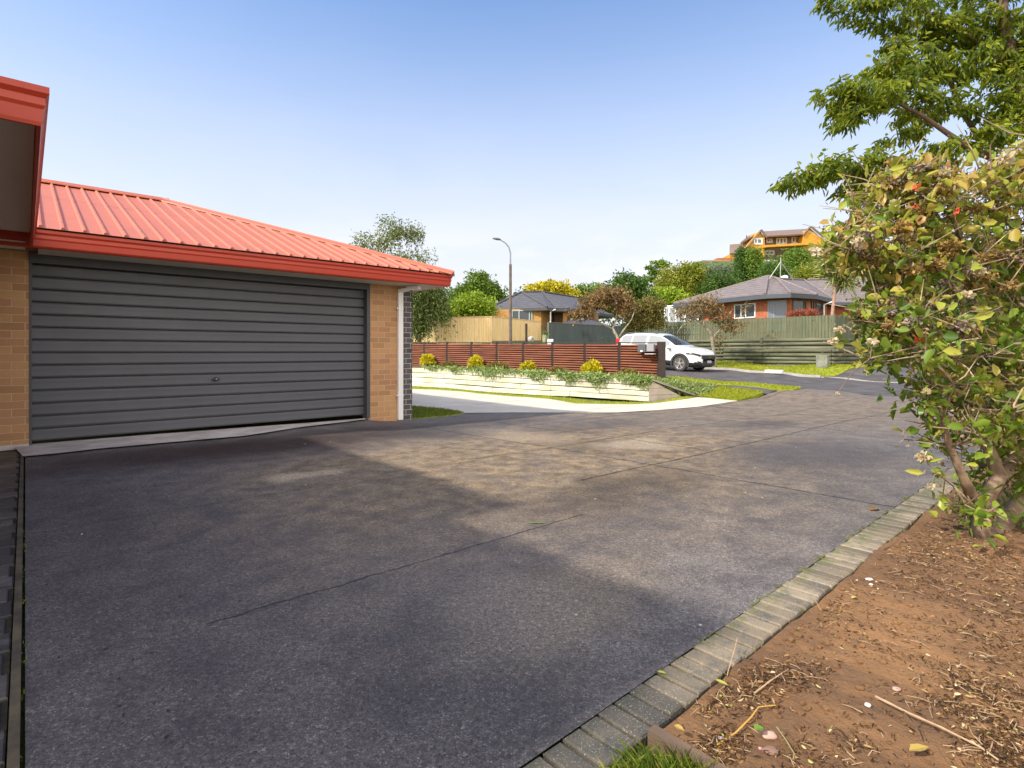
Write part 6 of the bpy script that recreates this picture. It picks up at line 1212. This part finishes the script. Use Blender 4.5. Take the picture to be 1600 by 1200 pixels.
# ================================================================ flowering bush at the edge of the drive
def big_bush():
    rg = np.random.default_rng(91); Y0 = 3.72; bp = G(1530, 833); root = thing('flowering_bush', 'large tangled bush with cream flowers and dried seed heads beside the brick edging', 'bush', (bp.x, bp.y, 0))
    def loc(px, py, Y=None): Y = Y or bp.y; return ((px-CX)/FPX*Y-bp.x, Y-bp.y, CAMZ+(HY-py)/FPX*Y)
    y = bp.y
    paths = [[((0, 0, -.08), .075), (loc(1535, 790), .066), (loc(1562, 745), .055), (loc(1545, 700, y+.1), .046), (loc(1515, 655, y+.1), .042), (loc(1500, 610, y+.1), .036), (loc(1480, 570, y+.1), .032), (loc(1455, 530, y+.1), .026), (loc(1440, 500, y+.1), .022)],
             [(loc(1530, 800), .06), (loc(1505, 745, y-.1), .034), (loc(1485, 700, y-.15), .028), (loc(1472, 660, y-.15), .024), (loc(1465, 625, y-.1), .02), (loc(1452, 560, y-.1), .018), (loc(1425, 500, y-.1), .013)],
             [(loc(1500, 620, y+.1), .03), (loc(1485, 560, y+.05), .022), (loc(1484, 500, y), .018), (loc(1475, 440, y), .014), (loc(1500, 380, y), .011)],
             [(loc(1562, 750), .06), (loc(1600, 690, y+.2), .05), (loc(1640, 600, y+.2), .04), (loc(1650, 500, y+.2), .03), (loc(1620, 400, y+.1), .022), (loc(1600, 320, y), .016)],
             [(loc(1560, 830, y+.1), .075), (loc(1600, 775, y+.2), .065), (loc(1660, 720, y+.3), .055), (loc(1720, 620, y+.3), .045)],
             [(loc(1470, 660, y-.15), .014), (loc(1490, 600, y-.3), .012), (loc(1440, 540, y-.3), .011), (loc(1360, 560, y-.3), .007)],
             [(loc(1520, 790, y-.1), .014), (loc(1490, 760, y-.25), .009), (loc(1465, 740, y-.3), .005), (loc(1450, 725, y-.3), .004)]]
    paths = [[(q_, r_*.8) for q_, r_ in p_] for p_ in paths]
    blobs = [(1560, 310, 100, 70, 60, .1), (1440, 320, 60, 50, 50, 0), (1400, 290, 40, 40, 30, .1), (1345, 380, 50, 45, 40, 0), (1310, 395, 25, 22, 12, 0), (1430, 410, 90, 60, 60, 0), (1540, 430, 110, 80, 90, .1), (1620, 400, 100, 120, 80, .2), (1400, 480, 70, 50, 40, 0), (1345, 505, 36, 26, 16, -.2),
             (1440, 540, 70, 40, 34, -.1), (1370, 550, 40, 20, 14, -.3), (1540, 560, 90, 60, 60, .1), (1620, 560, 90, 80, 60, .2), (1430, 610, 36, 26, 22, -.1), (1480, 620, 60, 40, 30, -.1), (1560, 650, 70, 50, 60, 0), (1620, 690, 60, 60, 60, .2), (1460, 665, 36, 26, 18, -.1), (1590, 740, 50, 40, 24, .1),
             (1455, 755, 26, 28, 12, -.3), (1500, 700, 30, 40, 14, .1), (1490, 790, 30, 30, 10, -.1), (1700, 450, 120, 150, 60, .3), (1700, 650, 100, 120, 40, .4), (1600, 250, 60, 30, 30, .1)]
    tg = []; wl_ = []
    for (px, py, rx, rz, n, dy) in blobs:
        for _ in range(n):
            d = rg.normal(size=3); d = d/np.linalg.norm(d)*rg.uniform(.35, 1.0); Y = y+dy+d[1]*.42; q = loc(px, py, y); tg.append((q[0]+d[0]*rx*y/FPX, Y-y, max(.12, q[2]+d[2]*rz*y/FPX)))
    tb, A, tips, par = grow(paths, tg, rg, .0035, 2.35, .20, seg=.14)
    # bare crossing twigs
    tw = MB()
    for _ in range(620):
        i = rg.integers(len(A)); a = Vector(A[i]); v = Vector(rg.normal(size=3)); v.z = abs(v.z)*.6; v.normalize(); l = rg.uniform(.12, .38); m_ = a+v*l*.5+Vector(rg.normal(size=3))*.025; 
        if a.z > .5: tw.tube([a, m_, m_+v*l*.5+Vector(rg.normal(size=3))*.03], [.005, .0038, .002], 4)
    tag(tw.build('twigs', mat('pale twig', (.50, .38, .26), (.30, .21, .14), 14, .8), root), kind='stuff')
    tb.build('trunk', mat('bush bark', (.34, .24, .155), (.15, .10, .065), 12, .85, .8, 45, .008), root, smooth=True)
    C = A[tips]; n = len(tips); per = 9
    gp = lambda px, py: loc(px, py, y)
    keep = np.ones(n, bool); 
    den = np.where((C[:, 2] > gp(0, 560)[2]) & (C[:, 2] < gp(0, 400)[2]) & (C[:, 0] > gp(1440, 0)[0]) & (C[:, 0] < gp(1600, 0)[0]), .38, np.where(C[:, 2] < gp(0, 590)[2], .36, .85)); keep = rg.random(n) < den; Ck = C[keep]; nk = len(Ck)
    cd_ = rg.normal(size=(nk, 1, 3)); cd_[:, :, 2] += .6
    pts = Ck[:, None]+rg.normal(size=(nk, per, 3))*.045; dirs = rg.normal(size=(nk, per, 3))*.9+cd_*.3+np.array([0, 0, .1])
    zf = np.clip((Ck[:, 2]-1.2)/1.4, 0, 1); rn = np.repeat(rg.uniform(0, .45, nk), per)+rg.uniform(0, .35, nk*per)+np.repeat(zf*.30, per)
    lmat = leafmat('bush leaf', [(0, (.04, .09, .012)), (.25, (.10, .18, .018)), (.45, (.24, .33, .035)), (.62, (.42, .42, .06)), (.8, (.46, .32, .07)), (1, (.36, .17, .06))], .35, .35)
    leaves('foliage', pts.reshape(-1, 3), lmat, .070, .043, root, dirs=dirs.reshape(-1, 3), spread=.4, droop=.2, fold=.45, vary=.6, rnd=rn, rng=rg)
    sm = (rg.random(n) < .75) & keep; Cs = C[sm]; pts = (Cs[:, None]+rg.normal(size=(len(Cs), 14, 3))*.075).reshape(-1, 3)
    leaves('withered_leaves', pts, leafmat('withered bush leaf', [(0, (.12, .075, .045)), (.5, (.25, .17, .09)), (1, (.42, .32, .18))], .2, .8), .030, .013, root, droop=.5, rng=rg)
    # dried seed heads, cream flowers, red leaves
    def head(name, c, r, m, nn, L, W, lab=None):
        d = unit(rg.normal(size=(nn, 3))); d[:, 2] *= .6; p_ = np.array(c)+d*r*rg.uniform(.4, 1, (nn, 1)); o = leaves(name, p_, m, L, W, root, dirs=d*1.0, droop=-.1, rng=rg, fold=.5)
        if lab: o['label'] = lab
    mh = leafmat('dried head', [(0, (.16, .085, .03)), (.5, (.34, .20, .06)), (1, (.50, .36, .12))], .2, .8); mg = leafmat('grey dried head', [(0, (.12, .09, .08)), (1, (.34, .27, .22))], .15, .9); mc = leafmat('cream petal', [(0, (.50, .36, .20)), (1, (.80, .72, .55))], .35, .5); mr = leafmat('red leaf cluster', [(0, (.45, .03, .02)), (1, (.75, .12, .05))], .3, .5)
    up_ = C[(C[:, 2] > 1.3)]; 
    hs = [up_[rg.integers(len(up_))] for _ in range(700)]; hs.sort(key=lambda c: c[1]); hs = hs[:88]
    for i, c in enumerate(hs): head('seed_head', c, rg.uniform(.04, .062), mh if i % 3 else mg, 70, .026, .017)
    for (px, py) in ((1316, 380), (1335, 352), (1398, 258), (1500, 385), (1512, 450), (1395, 455), (1400, 485), (1520, 520), (1475, 305)): head('seed_head', gp(px, py-4), .05, mh, 60, .026, .018)
    for (px, py, r) in ((1275, 392, .03), (1312, 516, .024), (1303, 533, .022), (1364, 535, .028), (1443, 713, .032), (1400, 318, .03), (1339, 378, .03), (1510, 462, .03), (1570, 248, .04), (1308, 615, .012), (1448, 612, .02), (1530, 425, .028), (1455, 760, .02), (1480, 270, .03)):
        Yf = y-.3; q = loc(px, py, Yf); head('flower', q, r*.8, mc, 42, r*.9, r*.75)
        j = np.argmin(((A-np.array(q))**2).sum(1)); b = MB(); b.tube([A[j], (Vector(A[j])+Vector(q))/2+Vector((0, 0, .03)), q], [.004, .003, .002], 4); b.build('flower_stalk', M_TWIG, root)
    for (px, py, r) in ((1433, 293, .014), (1431, 321, .010), (1494, 330, .014), (1434, 530, .014)): head('red_leaf', loc(px, py, y-.4), r, mr, 9, r*1.6, r*1.1)
    # water shoots at the foot
    pts = []; dr = []
    for _ in range(330): 
        px = rg.uniform(1490, 1640); py = rg.uniform(740, 835); q = loc(px, py, y+rg.uniform(-.05, .5)); pts.append((q[0], q[1], max(.03, q[2]))); dr.append((0, 0, 1))
    leaves('shoots', pts, leafmat('shoot leaf', [(0, (.04, .10, .01)), (.5, (.12, .24, .02)), (1, (.26, .38, .04))], .35, .5), .075, .02, root, dirs=np.array(dr)*.6, droop=0, rng=rg)
big_bush()
T('dark_shrub', 'dark leafy shrub filling the corner behind the flowering bush', 'shrub', 5.6, 1640, 0, [(1640, 620, 120, 90), (1600, 720, 70, 60), (1690, 700, 90, 70)], .075, .04, L_DK, 6000, 90, seed=61, cl=.16, trunk_r=.04, shape='hex', rt=.004)
# ================================================================ litter on the soil and the drive
def zsoil(a, b_): p = AB(a, b_); return float(gz(p.x, p.y)+sdisp(np.array([p.x]), np.array([p.y]))[0])-.006
LITC = [(1500, 880, .34, 5), (1590, 930, .3, 5), (1480, 850, .25, 3), (1560, 1010, .2, 3), (1500, 1090, .13, 3), (1590, 1120, .14, 4), (1560, 1180, .10, 3), (1180, 1070, .09, 2.2), (1110, 1090, .06, 1.5), (1250, 1060, .08, 1.2), (1130, 1160, .07, 1.8), (1080, 1180, .05, 1), (1250, 1180, .08, .7), (1330, 1170, .09, .8), (1320, 950, .12, .8), (1390, 1000, .2, 1.5), (1290, 940, .04, .5), (1430, 905, .1, .8)]
LITP = {}
for c_ in LITC: q = G(c_[0], c_[1]); LITP[(c_[0], c_[1])] = (q.x*D1.x+q.y*D1.y, q.x*D2.x+q.y*D2.y)
n = 6500; aa = []; bb = []
while len(aa) < n:
    if random.random() < .8:
        px, py, sg, wt = random.choices(LITC, weights=[c_[3] for c_ in LITC])[0]; a0_, b0_ = LITP[(px, py)]; a = random.gauss(a0_, sg*1.15); b_ = random.gauss(b0_, sg*.5)
        if a < 1.52 or b_ > .985: continue
        aa.append(a); bb.append(b_); continue
    a = random.uniform(1.52, 6); b_ = 1.0-abs(random.gauss(0, .5)); 
    d = .5+.5*math.sin(a*1.7+b_*2.1)*math.cos(b_*2.6-a*.9)+.25*math.sin(a*6+b_*5); bare = math.exp(-(((a-2.9)/.9)**2+((b_-.45)/.35)**2))
    if random.random() < max(.05, d-.2-bare*1.1)*(1 if a < 5.5 else .7) and b_ > -5: aa.append(a); bb.append(b_)
aa = np.array(aa); bb = np.array(bb); X = D1.x*aa+D2.x*bb; Y = D1.y*aa+D2.y*bb; Z = gza(X, Y)+sdisp(X, Y)-.004
pts = np.stack([X, Y, Z+RNG.uniform(0, .012, n)], 1); dr = RNG.normal(size=(n, 3)); dr[:, 2] *= .28
ML = leafmat('litter', [(0, (.03, .018, .010)), (.45, (.10, .05, .02)), (.75, (.22, .115, .045)), (.93, (.42, .26, .12)), (.97, (.62, .50, .32)), (1, (.35, .38, .08))], .05, .85)
tag(leaves('leaf_litter', pts, ML, .017, .0055, dirs=dr*3, spread=.15, droop=0, fold=.5, vary=.7), 'dry leaf fragments, chips and twigs scattered over the red soil', 'leaf litter', kind='stuff')
b = MB()
for _ in range(360):
    i = random.randrange(n); p = Vector(pts[i]); v = Vector((random.gauss(0, 1), random.gauss(0, 1), random.gauss(0, .12))).normalized(); l = random.uniform(.02, .08); s_ = Vector((random.gauss(0, .006), random.gauss(0, .006), .004)); b.tube([p, p+v*l*.5+s_, p+v*l], [.0016, .0014, .0008], 4)
tag(b.build('twig_litter', mat('dry twig', (.30, .19, .10), (.45, .32, .19), 30, .85)), 'fine dry twigs scattered among the leaf litter', 'twigs', kind='stuff')
bm = bmesh.new(); 
for _ in range(1500):
    a = random.uniform(1.52, 6); b_ = 1.0-abs(random.gauss(0, .6)); p = AB(a, b_); z = zsoil(a, b_); r = random.uniform(.003, .006)+random.expovariate(1/.0025)
    m4 = Matrix.Translation((p.x, p.y, z+r*.2)) @ Matrix.Rotation(random.random()*6, 4, 'Z') @ Matrix.Diagonal((r*random.uniform(.8, 1.5), r, r*.7, 1)); g_ = bmesh.ops.create_icosphere(bm, subdivisions=1, radius=1, matrix=m4)
me = bpy.data.meshes.new('soil_crumbs'); bm.to_mesh(me); bm.free(); me.materials.append(M_SOIL); o = bpy.data.objects.new('soil_crumbs', me); COL.objects.link(o); tag(o, 'small crumbs of red soil lying on the bed', 'soil crumbs', kind='stuff')
def soilpt(px, py, lift=.004):
    q = G(px, py); return Vector((q.x, q.y, q.z+float(sdisp(np.array([q.x]), np.array([q.y]))[0])-.006+lift))
def twig(label, pxs_, r, m): b = MB(); b.tube([soilpt(x, y_, .008+dz) for x, y_, dz in pxs_], [r*(1-.6*i/len(pxs_)) for i in range(len(pxs_))], 6); tag(b.build('twig', m), label, 'twig')
MT1 = mat('pale stick', (.52, .36, .22), (.36, .24, .14), 20, .8); MT2 = mat('yellow root', (.62, .36, .07), (.5, .28, .05), 20, .7)
twig('long pale straight stick lying across the soil in the lower right', [(1368, 1092, .01), (1420, 1120, .015), (1470, 1148, .012), (1530, 1180, .01), (1560, 1199, .01)], .0045, MT1)
twig('orange yellow curved rootlet near the timber edging', [(1121, 1158, 0), (1150, 1140, .004), (1175, 1122, .008), (1185, 1110, .01), (1212, 1104, .004)], .0032, MT2)
twig('thin forked pale twig resting upright against the brick edging', [(1136, 1056, .0), (1148, 1030, .02), (1152, 1018, .05)], .002, MT1)
twig('curved dark brown twig crossing the long pale stick', [(1408, 1104, .0), (1416, 1130, .015), (1432, 1148, .012), (1440, 1164, .004)], .003, mat('dark twig', (.16, .10, .06), rough=.85))
twig('thin olive bent twig left of the long pale stick', [(1214, 1138, 0), (1228, 1158, .006), (1241, 1176, .004), (1238, 1184, 0)], .0022, mat('olive twig', (.30, .28, .12), rough=.8))
twig('knotted pale orange root on the soil beyond the yellow rootlet', [(1178, 1080, .0), (1205, 1070, .008), (1222, 1060, .01), (1232, 1045, .004)], .003, MT1)
twig('short brown stick lying near the foot of the bush', [(1380, 862, .0), (1395, 856, .01), (1405, 846, .012)], .004, mat('dark twig', (.16, .10, .06), rough=.85))
def pebble(label, px, py, r, m, sx=1.3):
    q = soilpt(px, py, 0); bm = bmesh.new(); bmesh.ops.create_icosphere(bm, subdivisions=3, radius=1)
    for v in bm.verts: v.co *= 1+.1*math.sin(v.co.x*3+px)*math.cos(v.co.y*4); v.co.x *= r*sx; v.co.y *= r; v.co.z *= r*.6
    me = bpy.data.meshes.new('pebble'); bm.to_mesh(me); bm.free(); me.materials.append(m); me.polygons.foreach_set('use_smooth', [True]*len(me.polygons)); o = bpy.data.objects.new('pebble', me); COL.objects.link(o); o.location = (q.x, q.y, q.z+r*.3); tag(o, label, 'pebble')
MPW = mat('white pebble', (.72, .66, .58), rough=.7); MPP = mat('pink pebble', (.52, .34, .26), (.42, .26, .2), 20, .8)
pebble('white pebble lying alone in the bare middle of the soil', 1358, 903, .012, MPW, 1.7); pebble('smaller white pebble just below the lone white one', 1361, 911, .008, MPW)
pebble('large pinkish flat stone near the yellow rootlet', 1202, 1146, .018, MPP, 1.4); pebble('brown rounded stone below the pinkish flat stone', 1204, 1168, .017, mat('brown pebble', (.24, .14, .10), rough=.8), 1.5); pebble('round pale stone at the left of the long pale stick', 1356, 1102, .010, MPW, 1); pebble('tiny pink stone beside the pinkish flat stone', 1188, 1162, .006, mat('rosy pebble', (.6, .3, .3), rough=.6), 1)
pebble('grey pebble left of the pinkish flat stone', 1126, 1146, .010, mat('grey pebble', (.3, .28, .27), rough=.8), 1.4); pebble('pale stone at the right side of the soil', 1401, 1075, .011, MPP, 1.3)
# leaves and crumbs on the drive
def fleaf(label, px, py, L, W, m, rot, cat='leaf', group=None, lift=.006):
    q = G(px, py); b = MB(); c, s_ = math.cos(rot), math.sin(rot); pr = [(0, 0), (.3, .5), (.65, .42), (1, 0), (.65, -.42), (.3, -.5)]
    vs = [(L*(u-.5)*c-W*v*s_, L*(u-.5)*s_+W*v*c, lift+abs(v)*W*.35) for u, v in pr]; b.add(vs, [(0, 1, 2, 3), (0, 3, 4, 5)]); o = b.build('fallen_leaf', m); o.location = (q.x, q.y, q.z); sl = o.modifiers.new('s', 'SOLIDIFY'); sl.thickness = .0008; tag(o, label, cat, group)
MG = mat('fresh leaf', (.10, .19, .02), (.16, .24, .03), 30, .5); MBR = mat('brown fallen leaf', (.28, .13, .03), (.2, .09, .02), 30, .8); MDK = mat('dark fallen leaf', (.02, .016, .014), rough=.6)
fleaf('slender fresh green leaf lying alone in the middle of the drive', 840, 818, .13, .018, MG, .05); fleaf('orange brown leaf on the drive next to the brick edging', 1366, 797, .10, .06, MBR, .4); fleaf('yellowish leaf on the dark bricks of the edging', 1034, 1053, .035, .014, mat('lime leaf', (.35, .36, .05), rough=.5), -.5)
fleaf('yellow curled leaf on the soil at the corner of the timber edging', 1061, 1147, .035, .02, mat('ochre leaf', (.40, .28, .06), rough=.6), -.8, lift=.02); fleaf('green yellow leaf on the soil near the edging bricks', 1128, 1075, .05, .016, mat('lime leaf', (.35, .36, .05), rough=.5), -.8, lift=.02)
fleaf('small fresh green leaf on the soil by the pink stones', 1186, 1148, .035, .03, MG, .3, lift=.02); fleaf('yellow green leaf half buried at bottom of the soil', 1436, 1180, .07, .03, mat('ochre leaf', (.40, .28, .06), rough=.6), .2, lift=.02)
fleaf('long pointed green leaf on the litter near the foot of the bush', 1530, 860, .13, .025, mat('lime leaf', (.35, .36, .05), rough=.5), .3, lift=.03)
for i, (px, py) in enumerate(((62, 823), (73, 914), (70, 953), (92, 1029), (165, 1015), (186, 1061), (208, 1032), (237, 1021), (233, 864), (186, 1105), (193, 1118), (262, 1112), (260, 1153), (375, 940), (281, 933), (850, 826), (660, 690), (796, 690))):
    fleaf('tiny dark leaf scrap lying flat on the dark shaded part of the drive', px, py, .020, .008, MDK, random.uniform(0, 3), 'leaf scrap', 'dark leaf scraps on the drive', .004)
b = MB()
MCR = mat('pale crumb', (.45, .42, .37), rough=.8)
for i, (px, py) in enumerate(((478, 758), (516, 690), (1244, 699), (1180, 731), (1310, 688), (1165, 770), (960, 736), (930, 780), (128, 835), (477, 694), (1191, 778), (900, 961), (1094, 977), (1290, 750))):
    pebble('tiny pale chip lying on the open drive', px, py, .0055, MCR, 1.4)
    o = bpy.context.scene.objects[-1] if False else None
for o in list(bpy.data.objects):
    if o.get('label') == 'tiny pale chip lying on the open drive': o['group'] = 'pale chips on the drive'; o.name = 'stone_chip'; o['category'] = 'stone chip'; p = o.location; o.location.z = gz(p.x, p.y)+.002
# weeds in the seams
xs_ = []; ys_ = []
for (a0, b0, a1, b1, m_) in ((1.9, 1.20, 5.5, 1.262, 900), (-.008, 1.8, -.008, 5, 260), (1.5, 1.018, 7, 1.08, 260)):
    for _ in range(m_):
        f = random.random(); a = a0+(a1-a0)*f+random.gauss(0, .008); b_ = b0+(b1-b0)*f+random.gauss(0, .008)
        if math.sin(a*9+b_*7)+math.sin(a*23+b_*13) < .1: continue
        p = AB(a, b_); xs_.append(p.x); ys_.append(p.y)
tag(grass('seam_weeds', None, leafmat('seam moss', [(0, (.08, .11, .015)), (1, (.28, .28, .06))], .2, .8), 0, .014, .004, .0, 1.0, xy=(np.array(xs_), np.array(ys_))), 'tiny moss and weeds growing in the seam of the brick edging', 'moss', kind='stuff')
